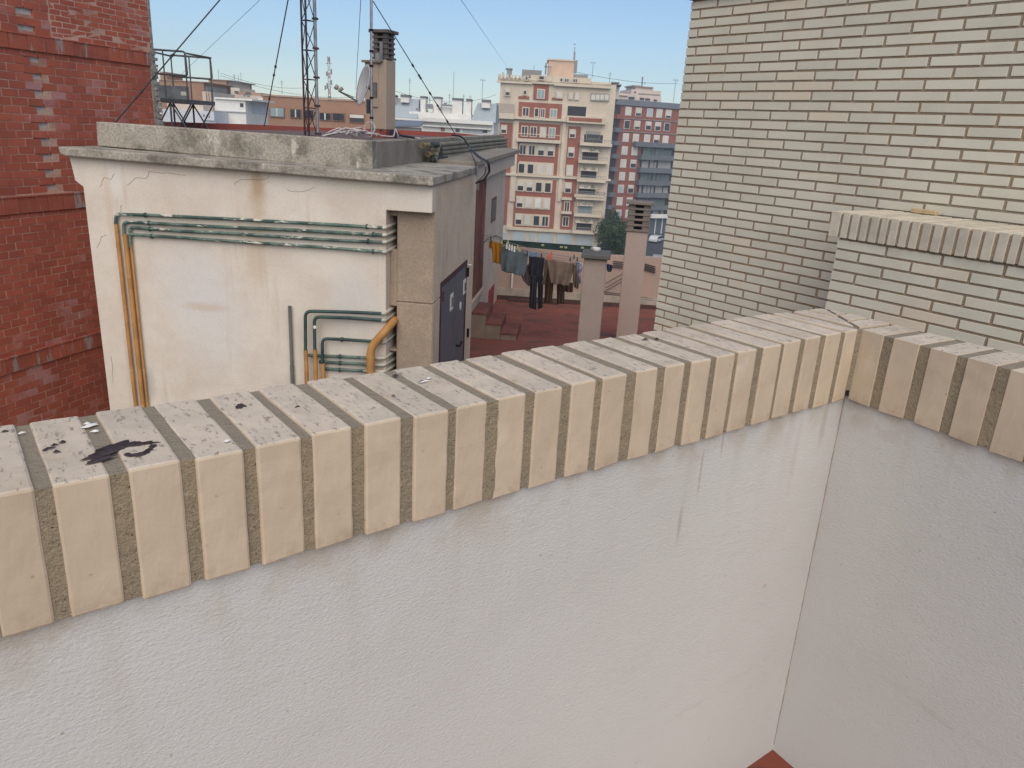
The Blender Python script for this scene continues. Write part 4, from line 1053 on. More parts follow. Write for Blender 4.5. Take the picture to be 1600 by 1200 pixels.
# white cables on the roof
M_WC = mat('dirty_white_cable', (.50, .46, .45), (.38, .33, .33), 12, fine=.05)
random.seed(5)
b = MB()
for k in range(6):
    pts = []
    X, Y = ru(505, 530), 211
    for i in range(9):
        t_ = i / 8; X = 508 + (578 - 508) * t_ + ru(-9, 9) + k * 2; Y = 211 - abs(math.sin(t_ * math.pi * (1 + k % 3))) * (10 if k < 2 else 5) + ru(-2, 1.5)
        pts.append(at(X, max(Y, 197), 9.5 + ru(-.25, .25)))
    pts = [Vector((p.x, p.y, max(p.z, ZR + .01))) for p in pts]
    b.tube(bend(pts, .12), .009 if k else .011, 5)
tag(b.build('cable_tangle', M_WC), 'tangle of whitish cables on the roof between the lattice mast and the pipe mast', 'cables')
b = MB(); cc = at(577.5, 200, 9.5); b.tube([cc + Vector((.065 * math.cos(a / 18 * 6.283), .02 * math.sin(a / 9), .068 * math.sin(a / 18 * 6.283))) for a in range(19)], .006, 5, False)
b.tube([cc + Vector((.065, 0, 0)), cc + Vector((.02, .0, -.1)), cc + Vector((-.25, .1, -.11))], .007, 5)
tag(b.build('cable_coil', M_WC), 'coil of white cable hung on the foot of the pipe mast', 'cable coil')
b = MB(); b.tube(bend([at(595, 212, 9.8), at(615, 214, 9.9), at(618, 200, 10.6), at(622, 212, 10.2), at(655, 216, 9.6)], .1), .009, 5)
tag(b.build('cable', M_WC), 'whitish cable trailing along the roof at the foot of the chimney', 'cable')
b = MB(); b.tube(bend([at(620, 205, 10.6), at(626, 212, 10), at(648, 215.5, 9.7)], .1), .014, 5); tag(b.build('cable', M_BLK), 'black cable lying behind the white one beside the chimney base', 'cable')

# guy wires
M_GUY = plain('black_guy_wire', (.03, .03, .035), .6)
def guy(a, c, r, label, ins=()):
    b = MB(); A, C = Vector(a), Vector(c); b.tube([A, C], r, 4)
    for t_ in ins: q = A.lerp(C, t_); d = (C - A).normalized() * .022; b.tube([q - d, q + d], .013 if r < .008 else r * 2.2, 6)
    return tag(b.build('guy_wire', M_GUY), label, 'wire', 'guy wires of the masts')
def proj_t(a, c, X):   # fraction where the line crosses image column X
    R_ = RM.transposed()
    lo, hi = 0, 1
    def xx(t_): v = R_ @ (Vector(a).lerp(Vector(c), t_) - Vector((0, 0, CZ))); return 800 + FPX * v.x / -v.z
    up_ = xx(1) > xx(0)
    for _ in range(40):
        m_ = (lo + hi) / 2
        if (xx(m_) < X) == up_: lo = m_
        else: hi = m_
    return lo
a, c = at(480, -160, 10.5), at(176, 196, 8.9)
guy(a, c, .0075, 'guy wire running down left in front of the red brick wall', [proj_t(a, c, x) for x in (270, 221, 268, 240, 213)])
a, c = at(478, -148, 10.5), at(413, 197, 15.5)
guy(a, c, .009, 'steep guy wire just left of the lattice mast', [proj_t(a, c, x) for x in (430.5, 428, 421)])
guy(at(480, -70, 10.5), at(205, 190, 30), .004, 'faint thin guy wire crossing the sky between the red wall and the lattice mast')
a, c = at(583, 2, 9.6), at(711, 209, 11.5)
guy(a, c, .0075, 'guy wire running down right from the pipe mast to the roof edge', [proj_t(a, c, x) for x in (645, 655, 657, 672, 684, 699)])
guy(at(583, -200, 9.6), at(792, 104, 100), .008, 'faint thin wire crossing the sky towards the cream and red apartment block')
guy(at(567, -60, 9.6), at(556, 140, 16), .004, 'faint near vertical wire just left of the pipe mast')

# ================================================================ the city behind
random.seed(11)
GZ = -19.0
def c3(X, Y): return (740 + X / 4.706, 60 + Y / 4.706)
def c4(X, Y): return (720 + X / 4.706, 300 + Y / 4.706)
def c6(X, Y): return (940 + X / 12, 120 + Y / 12)
def c5(X, Y): return (230 + X / 6.4, 80 + Y / 6.4)
def c7(X, Y): return (600 + X / 8, 130 + Y / 8)
def ident(X, Y): return (X, Y)
def rect(fr, cv, x0, y0, x1, y1, v=0):
    xm_, ym_ = (x0 + x1) / 2, (y0 + y1) / 2
    return fr.px(*cv(x0, ym_), v)[0], fr.px(*cv(x1, ym_), v)[0], fr.px(*cv(xm_, y1), v)[1], fr.px(*cv(xm_, y0), v)[1]
def rbox(mb, fr, cv, r, v0, v1, zb=None):
    u0, u1, z0, z1 = rect(fr, cv, *r, v=v0); mb.box(u0, u1, v0, v1, z0 if zb is None else zb, z1)
Mc = {}
def cm(n, c, **k):
    if n not in Mc: Mc[n] = mat(n, c, tuple(x * .88 for x in c), .35, fine=.05, fs=3, bump=0, **k)
    return Mc[n]
CREAM = cm('cream_render', (.60, .51, .39), streak=(.50, .40, .30), sth=(.6, .8), ssc=(.6, .6, .08)); REDB = cm('red_facing_brick', (.30, .10, .065)); PINKP = cm('pale_pink_render', (.60, .42, .30))
WHT = cm('white_paint', (.70, .68, .63)); BROWN = cm('brown_brick', (.33, .19, .125)); ZINC = cm('blue_grey_roof', (.34, .38, .40)); GREYC = cm('grey_concrete', (.26, .25, .24))
DGL = plain('dark_glass', (.025, .028, .035), .2, spec=.6); LGL = plain('bluish_glass', (.22, .30, .32), .25, spec=.6); BLIND = cm('pale_blind', (.60, .57, .50)); AWN = cm('beige_awning', (.55, .49, .40))
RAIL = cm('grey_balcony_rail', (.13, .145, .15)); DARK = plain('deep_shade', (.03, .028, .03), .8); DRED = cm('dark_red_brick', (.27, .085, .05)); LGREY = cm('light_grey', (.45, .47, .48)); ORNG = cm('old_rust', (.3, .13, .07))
def wnd(root, fr, cv, cx, cy, w, h, kind, v, trim=None, tw=.16):
    """kind: d dark, b blind down, h blind half way, g glazed bluish, w white shutter"""
    u0, u1, z0, z1 = rect(fr, cv, cx - w / 2, cy - h / 2, cx + w / 2, cy + h / 2, v)
    b = MB(); b.box(u0 - tw, u1 + tw, v - .10, v - .0, z0 - tw, z1 + tw); f_ = b.build('window', trim or CREAM, root)
    b = MB(); b.box(u0, u1, v - .125, v - .1, z0, z1); b.build('pane', {'d': DGL, 'b': BLIND, 'h': DGL, 'g': LGL, 'w': WHT}[kind], f_)
    if kind == 'h': b = MB(); b.box(u0, u1, v - .15, v - .126, z0 + (z1 - z0) * ru(.4, .6), z1); b.build('blind', BLIND, f_)
    if kind in 'dg' and w > 20: b = MB(); um_ = (u0 + u1) / 2; b.box(um_ - .05, um_ + .05, v - .15, v - .126, z0, z1); b.build('mullion', BLIND if ru(0, 1) > .5 else DARK, f_)

# ---------- cream and red apartment block
F1 = Fr(at(*c3(180, 600), 133), 90.5)
a1 = thing('apartment_building', 'tall cream apartment block with red brick panels and a pinkish rooftop box', 'building', F1, GZ)
b = MB(); rbox(b, F1, c3, (178, 318, 1012, 1200), 0, 14, GZ)
b.build('body', CREAM, a1)
b = MB(); rbox(b, F1, c3, (172, 316, 430, 330), -.5, 0); rbox(b, F1, c3, (430, 322, 590, 335), -.5, 0); rbox(b, F1, c3, (590, 338, 1012, 358), -.7, 0)
rbox(b, F1, c3, (150, 588, 975, 606), -.9, 0); rbox(b, F1, c3, (230, 1012, 1010, 1028), -.5, 0); rbox(b, F1, c4, (335, 268, 820, 290), -.5, 0)
b.build('cornice', CREAM, a1)
b = MB()
for x, y0, w in [(190, 262, 20), (215, 250, 18), (248, 262, 20), (278, 268, 20), (308, 270, 18), (338, 272, 18), (368, 275, 18), (398, 278, 16)]: rbox(b, F1, c3, (x - w / 2, y0, x + w / 2, 320), 0, .6)
rbox(b, F1, c3, (180, 290, 420, 320), 0, .5); rbox(b, F1, c3, (418, 272, 580, 328), 0, 1.0); rbox(b, F1, c3, (580, 285, 865, 345), 0, 6); rbox(b, F1, c3, (865, 322, 1012, 362), 0, 1.2)
b.build('roof_parapet', CREAM, a1)
b = MB(); rbox(b, F1, c3, (548, 160, 740, 290), 3, 9); b.build('rooftop_box', PINKP, a1)
b = MB(); rbox(b, F1, c3, (544, 152, 745, 164), 2.8, 9.2); b.build('box_cap', CREAM, a1)
for r in ((355, 232, 500, 285), (740, 265, 840, 290)): b = MB(); rbox(b, F1, c3, r, 3, 6); b.build('rooftop_shed', GREYC, a1)
b = MB()
for r in ((440, 338, 552, 452), (330, 474, 648, 600), (330, 425, 410, 445), (575, 435, 655, 455), (182, 556, 278, 580)): rbox(b, F1, c3, r, -.12, 0)
for r in ((182, 618, 272, 1200), (318, 625, 637, 745), (316, 757, 620, 1005), (300, 1035, 605, 1200), (684, 648, 776, 1010), (668, 1035, 755, 1200)): rbox(b, F1, c3, r, -.13, 0)
for r in ((388, 0, 690, 270), (738, 0, 830, 275), (310, 0, 342, 240)): rbox(b, F1, c4, r, -.135, 0)
b.build('brick_panel', REDB, a1)
b = MB()
for r in ((636, 606, 662, 1200), (280, 606, 318, 1200), (146, 606, 180, 1200)): rbox(b, F1, c3, r, -.32, 0)
b.build('pilaster', CREAM, a1)
b = MB()
for y in (782, 918, 1045): rbox(b, F1, c3, ((338 if y < 1000 else 322) - (y - 782) * .05, y - 8, 600 - (y - 782) * .08, y + 82), -.2, 0)
for y in (38, 165): rbox(b, F1, c4, (405 - (y - 38) * .06, y - 2, 658 - (y - 38) * .05, y + 88), -.2, 0)
b.build('window_band', CREAM, a1)
W_ = [(250, 395, 30, 42, 'h'), (378, 398, 18, 26, 'd'), (495, 408, 46, 58, 'g'), (632, 415, 36, 40, 'b'), (715, 421, 22, 42, 'b'), (760, 425, 22, 42, 'b'),
      (383, 540, 40, 56, 'd'), (463, 545, 24, 56, 'd'), (508, 549, 24, 56, 'd'), (587, 552, 42, 56, 'g'), (222, 668, 34, 52, 'h'), (375, 682, 38, 66, 'd'), (440, 686, 38, 66, 'd'), (510, 690, 36, 66, 'b'), (576, 694, 38, 66, 'g'),
      (727, 700, 36, 52, 'h'), (717, 838, 36, 62, 'h'), (706, 970, 38, 68, 'b'), (695, 1098, 38, 66, 'h'), (645, 306, 14, 20, 'd'), (685, 309, 26, 20, 'd'), (747, 311, 26, 20, 'd'), (500, 290, 34, 20, 'd'), (390, 292, 12, 22, 'd')]
kk = 'ddhh ddbb hhdd'.replace(' ', '')
for i, (y, xs_r) in enumerate(((818, (362, 428, 496, 566)), (955, (352, 418, 487, 556)), (1085, (345, 411, 479, 546)))):
    for k, x in enumerate(xs_r): W_.append((x, y + k * 4, 40, 64, kk[i * 4 + k]))
for w in W_: wnd(a1, F1, c3, *w, v=-.2 if w[2] != 14 else 0)
for i, (y, xs_r) in enumerate(((75, (433, 498, 565, 628)), (202, (425, 490, 556, 620)))):
    for k, x in enumerate(xs_r): wnd(a1, F1, c4, x, y + k * 4, 40, 66, 'hbwb hbdd'.replace(' ', '')[i * 4 + k], -.2)
wnd(a1, F1, c4, 780, 110, 30, 70, 'd', -.2); wnd(a1, F1, c4, 771, 216, 36, 62, 'd', -.2)
b = MB(); rbox(b, F1, c4, (740, 40, 818, 60), -.6, -.13); b.build('pediment', CREAM, a1); b = MB(); rbox(b, F1, c4, (738, 145, 815, 162), -1.0, -.13); b.build('balcony', CREAM, a1)
# right hand balcony bay
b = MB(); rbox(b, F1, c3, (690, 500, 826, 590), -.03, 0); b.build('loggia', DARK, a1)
def bay(cv, y, x0, x1, aw, pl=True, glass=None):
    bl = MB(); rbox(bl, F1, cv, (x0, y, x1, y + 22), -1.3, 0); o_ = bl.build('balcony', CREAM, a1)
    bl = MB()
    n_ = 16
    u0, u1, z0, z1 = rect(F1, cv, x0, y - 26, x1, y, -1.25)
    for k in range(n_ + 1): bl.box(u0 + (u1 - u0) * k / n_ - .03, u0 + (u1 - u0) * k / n_ + .03, -1.25, -1.2, z0, z1)
    bl.box(u0, u1, -1.27, -1.19, z1 - .07, z1); bl.build('railing', GREYC, o_)
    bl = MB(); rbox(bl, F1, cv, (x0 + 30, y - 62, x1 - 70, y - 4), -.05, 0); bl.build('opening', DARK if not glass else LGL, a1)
    if aw:
        u0, u1, z0, z1 = rect(F1, cv, x0 + 22, y - 100, x1 - 60, y - 62, -.1)
        bl = MB(); bl.hexa([(u0, -.1, z1 - .1), (u1, -.1, z1 - .1), (u1, -.08, z1), (u0, -.08, z1), (u0, -.9, z0), (u1, -.9, z0), (u1, -.88, z0 + .08), (u0, -.88, z0 + .08)]); bl.build('awning', AWN, a1)
    if pl:
        bl = MB()
        for k in range(5):
            u_ = ru(u0 + .3, u1 + .2); q = Vector((u_, -1.0, z0 + .1))
            for _ in range(14):
                d = Vector((ru(-.3, .3), ru(-.2, .2), ru(0, .5))); s_ = ru(.06, .14)
                bl.add([q + d, q + d + Vector((s_, 0, s_ * .5)), q + d + Vector((0, .02, s_))], [(0, 1, 2)])
        bl.build('pot_plants', cm('balcony_leaves', (.06, .09, .04)), o_)
bay(c3, 770, 782, 1020, False, False); bay(c3, 898, 770, 985, True); bay(c3, 1036, 760, 972, True); bay(c3, 1166, 752, 965, True)
bay(c4, 22, 835, 1050, False); bay(c4, 162, 832, 1035, True, glass=1); bay(c4, 288, 820, 1030, True)
b = MB(); rbox(b, F1, c3, (685, 575, 975, 625), -1.2, 0); b.build('balcony', CREAM, a1)
b = MB(); rbox(b, F1, c3, (700, 585, 945, 612), -1.23, -1.2); b.build('brick_inset', REDB, a1)
for r in ((316, 742, 640, 766), (150, 548, 296, 590)): b = MB(); rbox(b, F1, c3, r, -1.1, 0); b.build('balcony', CREAM, a1)
b = MB(); rbox(b, F1, c3, (316, 704, 640, 709), -1.05, -1.0); b.build('rail', CREAM, a1)
b = MB(); rbox(b, F1, c3, (862, 402, 998, 460), -.3, 0); fr__ = b.build('bay_window', cm('bay_frame', (.34, .30, .25)), a1)
for k in range(4): b = MB(); rbox(b, F1, c3, (866 + k * 33, 415, 893 + k * 33, 452), -.34, -.3); b.build('pane', BLIND, fr__)
b = MB(); rbox(b, F1, c3, (828, 682, 932, 738), -.25, 0); fr__ = b.build('bay_window', cm('bay_frame', (.34, .30, .25)), a1)
b = MB(); rbox(b, F1, c3, (832, 706, 928, 734), -.3, -.25); b.build('pane', DGL, fr__)
b = MB(); u0, u1, z0, z1 = rect(F1, c3, 160, 478, 296, 548, -.1)
b.hexa([(u0, -.1, z1 - .1), (u1, -.1, z1 - .1), (u1, -.0, z1), (u0, -.0, z1), (u0, -1.1, z0), (u1, -1.1, z0), (u1, -1.0, z0 + .1), (u0, -1.0, z0 + .1)]); b.build('awning', cm('taupe_awning', (.33, .28, .23)), a1)
b = MB()
for r in ((300, 300, 336, 365), (370, 292, 478, 362), (505, 300, 545, 370), (566, 305, 678, 376), (705, 312, 820, 385), (848, 322, 965, 392)): rbox(b, F1, c4, r, -.15, 0)
b.build('garage_door', cm('pale_blue_shutter', (.42, .47, .48)), a1)
b = MB(); rbox(b, F1, c3, (735, 100, 748, 160), 3, 3.3); rbox(b, F1, c3, (741, 60, 746, 100), 3, 3.1); rbox(b, F1, c3, (733, 40, 752, 46), 3, 3.1); rbox(b, F1, c3, (740, 160, 762, 255), 2.9, 3.5); b.build('mast', GREYC, a1)
b = MB(); rbox(b, F1, c3, (235, 218, 285, 226), .9, 3.1); rbox(b, F1, c3, (243, 225, 277, 320), 1, 3); rbox(b, F1, c3, (525, 180, 537, 265), 2, 2.5); rbox(b, F1, c3, (520, 205, 575, 213), 2, 2.3); b.build('chimney', GREYC, a1)

# ---------- dark red block with grey balconies
F2 = Fr(at(*c3(1030, 500), 195), 66)
a2 = thing('apartment_building', 'dark red brick apartment block with long grey balconies and slate coloured roof edge', 'building', F2, GZ)
uA = F2.px(*c3(1022, 700))[0]; uB = F2.px(*c3(1503, 700))[0]
zr = F2.px(*c3(1100, 490))[1]
b = MB(); b.box(uA, uB + 2, 0, 16, GZ, zr); b.build('body', DRED, a2)
b = MB(); zt_ = F2.px(*c3(1100, 448))[1]
b.prism([(uA, zr), (uB + 2, zr), (uB + 2, zt_), (uA, zt_)], -.5, .2); b.box(uA, uB + 2, .2, 15, zr, zt_ - .4); b.build('roof_edge', cm('slate_grey', (.16, .17, .19)), a2)
zrow = [F2.px(*c3(1135, 535))[1]]; 
fl_h = F2.px(*c3(1130, 535))[1] - F2.px(*c3(1125, 633))[1]
ucol = [F2.px(*c3(x, 550 + (x - 1135) * .06))[0] for x in (1135, 1210, 1293, 1363, 1430)]
random.seed(21)
def w2(u, z, w=1.45, h=1.75, kind=None):
    kind = kind or random.choice('bbbhhw'); b = MB(); b.box(u - w / 2 - .13, u + w / 2 + .13, -.12, 0, z - h / 2 - .13, z + h / 2 + .13); f_ = b.build('window', WHT, a2)
    b = MB(); b.box(u - w / 2, u + w / 2, -.16, -.12, z - h / 2, z + h / 2); b.build('pane', {'d': DGL, 'b': BLIND, 'h': DGL, 'w': LGREY}[kind], f_)
    if kind == 'h': b = MB(); b.box(u - w / 2, u + w / 2, -.2, -.161, z - h * ru(-.1, .3), z + h / 2); b.build('blind', BLIND, f_)
z = zrow[0]
for r in range(10):
    zz = z - fl_h * r
    cols = ucol if r < 3 else ucol[:2]
    for k, u in enumerate(cols): w2(u, zz, kind='d' if (r, k) in ((1, 0), (1, 4)) else None)
    if r >= 3:
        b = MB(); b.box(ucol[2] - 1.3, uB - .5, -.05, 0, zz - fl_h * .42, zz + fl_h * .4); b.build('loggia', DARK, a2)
        b = MB()
        for k in range(7):
            u = ucol[2] - .8 + k * (uB - ucol[2]) / 7.5; b.box(u, u + ru(.6, 1.5), -.12, -.05, zz - fl_h * .35, zz + ru(.6, 1.2))
        b.build('awning', cm('greenish_screen', (.15, .19, .18)) if r % 2 else cm('greyish_blind', (.40, .39, .36)), a2)
    if r >= 2:
        b = MB(); b.box((ucol[2] - 2.0) if r > 2 else (ucol[0] + 2.2), uB + 1.4, -1.6, 0, zz - fl_h * .62, zz - fl_h * .25); b.build('balcony', RAIL, a2)
    b = MB(); b.box(uA, ucol[0] - 2.2, -.05, 0, zz - fl_h * .4, zz + fl_h * .35); b.build('loggia', DARK, a2)
    b = MB(); b.box(uA, ucol[0] - 2.0, -1.3, 0, zz - fl_h * .62, zz - fl_h * .3); b.build('balcony', RAIL if r != 0 else DRED, a2)
b = MB(); b.box(uA, uB, -.2, -.02, z - fl_h * .58, z - fl_h * .52); b.box(uA, uB, -.2, -.02, z - fl_h * 1.56, z - fl_h * 1.5); b.build('string_course', GREYC, a2)
# pale set-back storeys above
F3 = Fr(at(*c3(1200, 430), 225), 80)
a3 = thing('apartment_building', 'pale stepped penthouse storeys rising behind the slate roof edge', 'building', F3, GZ)
b = MB(); rbox(b, F3, c6, (250, 330, 1110, 560), 0, 12, GZ); rbox(b, F3, c6, (545, 250, 1100, 560), 1, 12); rbox(b, F3, c6, (620, 185, 960, 560), 2, 11); b.build('body', cm('pale_peach', (.62, .52, .44)), a3)
b = MB(); rbox(b, F3, c6, (600, 160, 770, 185), 1.5, 10); rbox(b, F3, c6, (770, 185, 970, 205), 1.4, 10); rbox(b, F3, c6, (700, 320, 1105, 338), .3, 10); rbox(b, F3, c6, (230, 345, 500, 352), -.5, 5); b.build('roof', cm('dull_brown_roof', (.3, .25, .22)), a3)
b = MB()
for r in ((510, 375, 620, 420), (720, 392, 800, 430), (820, 405, 910, 440), (980, 425, 1040, 455), (610, 275, 650, 305)): rbox(b, F3, c6, r, -.2, 0)
b.build('window', DGL, a3)
b = MB(); rbox(b, F3, c6, (755, 0, 775, 160), 4, 4.3); rbox(b, F3, c6, (805, 115, 818, 140), 4, 4.3); b.build('mast', GREYC, a3)
F3b = Fr(at(*c6(280, 200), 170), 95)
a4 = thing('apartment_building', 'narrow whitish building edge squeezed between the cream block and the dark red block', 'building', F3b, GZ)
b = MB(); rbox(b, F3b, c6, (185, 115, 250, 900), 0, 10, GZ); rbox(b, F3b, c6, (240, 190, 330, 420), 1, 10); b.build('body', cm('off_white_render', (.56, .52, .46)), a4)
b = MB(); rbox(b, F3b, c6, (180, 95, 335, 118), -.5, 8); rbox(b, F3b, c6, (270, 140, 375, 155), -.6, 6); b.build('roof', GREYC, a4)
b = MB(); rbox(b, F3b, c6, (240, 250, 270, 280), -.1, 0); b.build('window', DGL, a4)

# ---------- white building with blue-grey mansards
F4 = Fr(at(700, 190, 100), 91)
a5 = thing('mansard_building', 'white building with blue-grey mansard roofs and a row of chimney stacks', 'building', F4, GZ)
b = MB(); rbox(b, F4, c7, (100, 470, 1370, 700), 0, 12, GZ); rbox(b, F4, c7, (315, 372, 1090, 480), .6, 10); b.build('body', WHT, a5)
b = MB(); rbox(b, F4, c7, (100, 437, 480, 462), -.8, .5); rbox(b, F4, c7, (480, 455, 1365, 500), -.8, .5); rbox(b, F4, c7, (480, 545, 1340, 560), -.5, .1); b.build('cornice', WHT, a5)
def mans(x0, x1, yt, yb, tx0, tx1):
    u0, u1, z0, z1 = rect(F4, c7, x0, yt, x1, yb, 0); t0, t1 = F4.px(*c7(tx0, yt))[0], F4.px(*c7(tx1, yt))[0]
    b = MB(); b.hexa([(u0, 0, z0), (u1, 0, z0), (u1, 9, z0), (u0, 9, z0), (t0, 2.5, z1), (t1, 2.5, z1), (t1, 7, z1), (t0, 7, z1)]); b.build('mansard_roof', ZINC, a5)
mans(60, 420, 180, 432, 110, 405); mans(1085, 1400, 240, 490, 1150, 1395)
for r, c_ in (((208, 150, 312, 240), (205, 142, 316, 170)), ((455, 165, 520, 372), (452, 160, 523, 185)), ((622, 172, 710, 385), (620, 168, 713, 190)), ((850, 190, 975, 410), (850, 186, 978, 212)),
             ((1028, 200, 1088, 410), (1025, 194, 1092, 225)), ((1222, 212, 1325, 310), (1220, 205, 1328, 235)), ((105, 160, 140, 250), (100, 145, 145, 165))):
    b = MB(); rbox(b, F4, c7, r, 1.2, 3); k_ = b.build('chimney_stack', WHT, a5)
    b = MB(); rbox(b, F4, c7, c_, 1.1, 3.1); b.build('stack_cap', cm('dark_cap', (.16, .16, .17)), k_)
b = MB(); rbox(b, F4, c7, (610, 300, 950, 410), 1.6, 4); b.build('roof_room', WHT, a5)
b = MB()
for r in ((680, 300, 720, 330), (520, 260, 610, 320), (400, 310, 445, 365), (725, 265, 850, 290), (745, 245, 790, 262)): rbox(b, F4, c7, r, 1.0, 1.15)
b.build('roof_vent', cm('dull_vent', (.22, .22, .24)), a5)
b = MB(); rbox(b, F4, c7, (710, 545, 757, 600), -.05, 0); b.build('window', ORNG, a5)
b = MB(); rbox(b, F4, c7, (985, 570, 1240, 625), -.05, 0); b.build('glazing', LGREY, a5)
b = MB(); rbox(b, F4, c7, (895, 570, 945, 610), -.1, 0); rbox(b, F4, c7, (1235, 585, 1290, 620), -.1, 0); b.build('dark_window', cm('dark_green_shade', (.08, .1, .07)), a5)
# solar panels
F5 = Fr(at(640, 195, 60), 91)
sp_ = thing('solar_panels', 'pair of tilted solar panels behind the low red roof parapet', 'solar panel', F5, F5.px(640, 202)[1])
for i, (x0, x1, x2, x3) in enumerate(((100, 185, 205, 125), (190, 445, 475, 210))):
    q = [F5.px(*c7(x, y)) for x, y in ((x0, 548 - i * 0), (x1, 552), (x2, 490), (x3, 480))]
    b = MB(); b.hexa([(q[0][0], 0, q[0][1]), (q[1][0], 0, q[1][1]), (q[2][0], 1.6, q[2][1] + .03), (q[3][0], 1.6, q[3][1] + .03),
                      (q[0][0], -.02, q[0][1] + .12), (q[1][0], -.02, q[1][1] + .12), (q[2][0], 1.58, q[2][1] + .12), (q[3][0], 1.58, q[3][1] + .12)])
    b.build('panel', cm('grey_solar_glass', (.17, .18, .20), rough=.3), sp_)
b = MB(); b.box(F5.px(*c7(110, 560))[0], F5.px(*c7(440, 560))[0], .2, 1.2, F5.px(640, 215)[1] - 1, F5.px(640, 199)[1]); b.build('stand', GREYC, sp_)

# ---------- long brown brick building and the left skyline
F6 = Fr(at(490, 180, 62), 94)
a6 = thing('office_building', 'long brown brick building with a row of dark horizontal windows', 'building', F6, GZ)
def px2(X, Y): return (380 + X / 4, Y / 4)
pt_ = [F6.px(*px2(x, y)) for x, y in ((122, 598), (305, 606), (480, 622), (780, 638))]
b = MB(); b.prism([(pt_[0][0], GZ), (pt_[-1][0] + .3, GZ)] + [(pt_[-1][0] + .3, pt_[-1][1])] + pt_[::-1][1:], 0, 4); b.build('body', BROWN, a6)
b = MB(); b.prism([(pt_[0][0], pt_[0][1]), (pt_[-1][0] + .3, pt_[-1][1]), (pt_[-1][0] + .3, pt_[-1][1] + .12), (pt_[0][0], pt_[0][1] + .12)], -.08, .4); b.build('coping', cm('light_brown_coping', (.42, .3, .22)), a6)
for x0, y0, x1, y1, k in ((175, 675, 255, 728, 'g'), (300, 685, 362, 733, 'd'), (388, 690, 440, 738, 'd'), (482, 708, 548, 748, 'd'), (563, 710, 632, 752, 'd'), (670, 718, 756, 762, 'h')):
    wnd(a6, F6, px2, (x0 + x1) / 2, (y0 + y1) / 2, x1 - x0, y1 - y0, k, 0, cm('brown_trim', (.25, .15, .1)), .06)
def simple(label, D, cv, parts, az=92, name='building'):
    r0 = parts[0][1][0]
    fr = Fr(at(*cv((r0[0] + r0[2]) / 2, (r0[1] + r0[3]) / 2), D), az)
    root = thing(name, label, 'building', fr, GZ)
    for i, (nm_, rs, m_, v0, v1) in enumerate(parts):
        b = MB()
        for r in rs: rbox(b, fr, cv, r, v0, v1, GZ if i == 0 else None)
        b.build(nm_, m_, root)
    return fr, root
TAN = cm('tan_brick', (.36, .24, .175)); PALE = cm('pale_beige', (.56, .48, .40))
simple('brown brick building seen through the steel platform railing', 90, c5, [('body', [(135, 300, 575, 720)], BROWN, 0, 8), ('ledge', [(125, 292, 580, 302)], TAN, -.1, 8), ('raised_part', [(130, 205, 190, 300)], BROWN, 1, 5), ('side_bay', [(550, 350, 605, 600)], GREYC, .5, 6)])
simple('tan brick tower block with a grey chimney edge and antenna', 97, c5, [('body', [(622, 288, 800, 600)], TAN, 0, 8), ('roof_edge', [(618, 282, 822, 291)], GREYC, -.15, 8.2), ('side', [(800, 292, 825, 470)], PALE, .5, 7)])
simple('striped pale building edge behind the steel platform', 80, c5, [('body', [(560, 405, 640, 700)], PALE, 0, 6), ('strip', [(590, 410, 598, 590), (615, 410, 622, 590)], BROWN, -.1, 0)])
fw_, wr = simple('plain white roof building with one small dark window', 52, c5, [('body', [(675, 480, 985, 720)], WHT, 0, 4), ('side_wing', [(980, 500, 1045, 620)], cm('cool_white', (.55, .57, .6)), 1, 4), ('eave', [(670, 468, 1048, 486)], WHT, -.15, 4.1), ('ledge', [(672, 598, 985, 606)], LGREY, -.1, 0)])
b = MB(); rbox(b, fw_, c5, (928, 520, 958, 555), -.05, 0); b.build('window', DGL, wr)
fa, ar = simple('long white roof wall carrying a small lettered sign', 50, c5, [('body', [(160, 590, 678, 760)], cm('bluish_white', (.54, .55, .58)), 0, 3), ('upper', [(200, 530, 560, 590)], PALE, .5, 3)])
# the sign with its letters
sg = thing('sign', 'small white sign lettered AQ on the white roof wall', 'sign', fa, fa.px(*c5(600, 690), -.1)[1])
b = MB(); rbox(b, fa, c5, (548, 600, 668, 692), -.12, -.02); b.build('board', cm('sign_white', (.56, .57, .6)), sg)
def letter(txt, X, Y, hpx):
    cu = bpy.data.curves.new('lettering', 'FONT'); cu.body = txt; u0, z0 = fa.px(*c5(X, Y), -.13); h_ = abs(fa.px(*c5(X, Y - hpx), -.13)[1] - z0)
    cu.size = h_ / .72; cu.extrude = .004; cu.materials.append(plain('dark_lettering', (.05, .05, .08)))
    t_ = bpy.data.objects.new('text', cu); o_ = bpy.data.objects.new('lettering', bpy.data.meshes.new_from_object(t_)); bpy.data.objects.remove(t_); SC.collection.objects.link(o_); o_.parent = sg; o_.rotation_euler = (math.pi / 2, 0, 0); o_.location = (u0, -.128, z0 - BASE[sg.name])
letter('A', 555, 658, 34); letter('Q', 594, 658, 34); letter('°', 632, 628, 12)
b = MB(); rbox(b, fa, c5, (568, 673, 634, 678), -.126, -.12); b.build('small_line', LGREY, sg)
simple('cluttered pale rooftops with small brick penthouses', 95, c5, [('body', [(830, 440, 1150, 720)], PALE, 0, 8), ('penthouse', [(910, 405, 985, 470), (1035, 415, 1140, 465)], TAN, .5, 6), ('upper', [(835, 365, 925, 450)], cm('pale_cream', (.6, .55, .46)), 1, 6), ('vents', [(960, 428, 975, 445), (995, 430, 1020, 450), (870, 395, 880, 425)], GREYC, -.1, 1)])
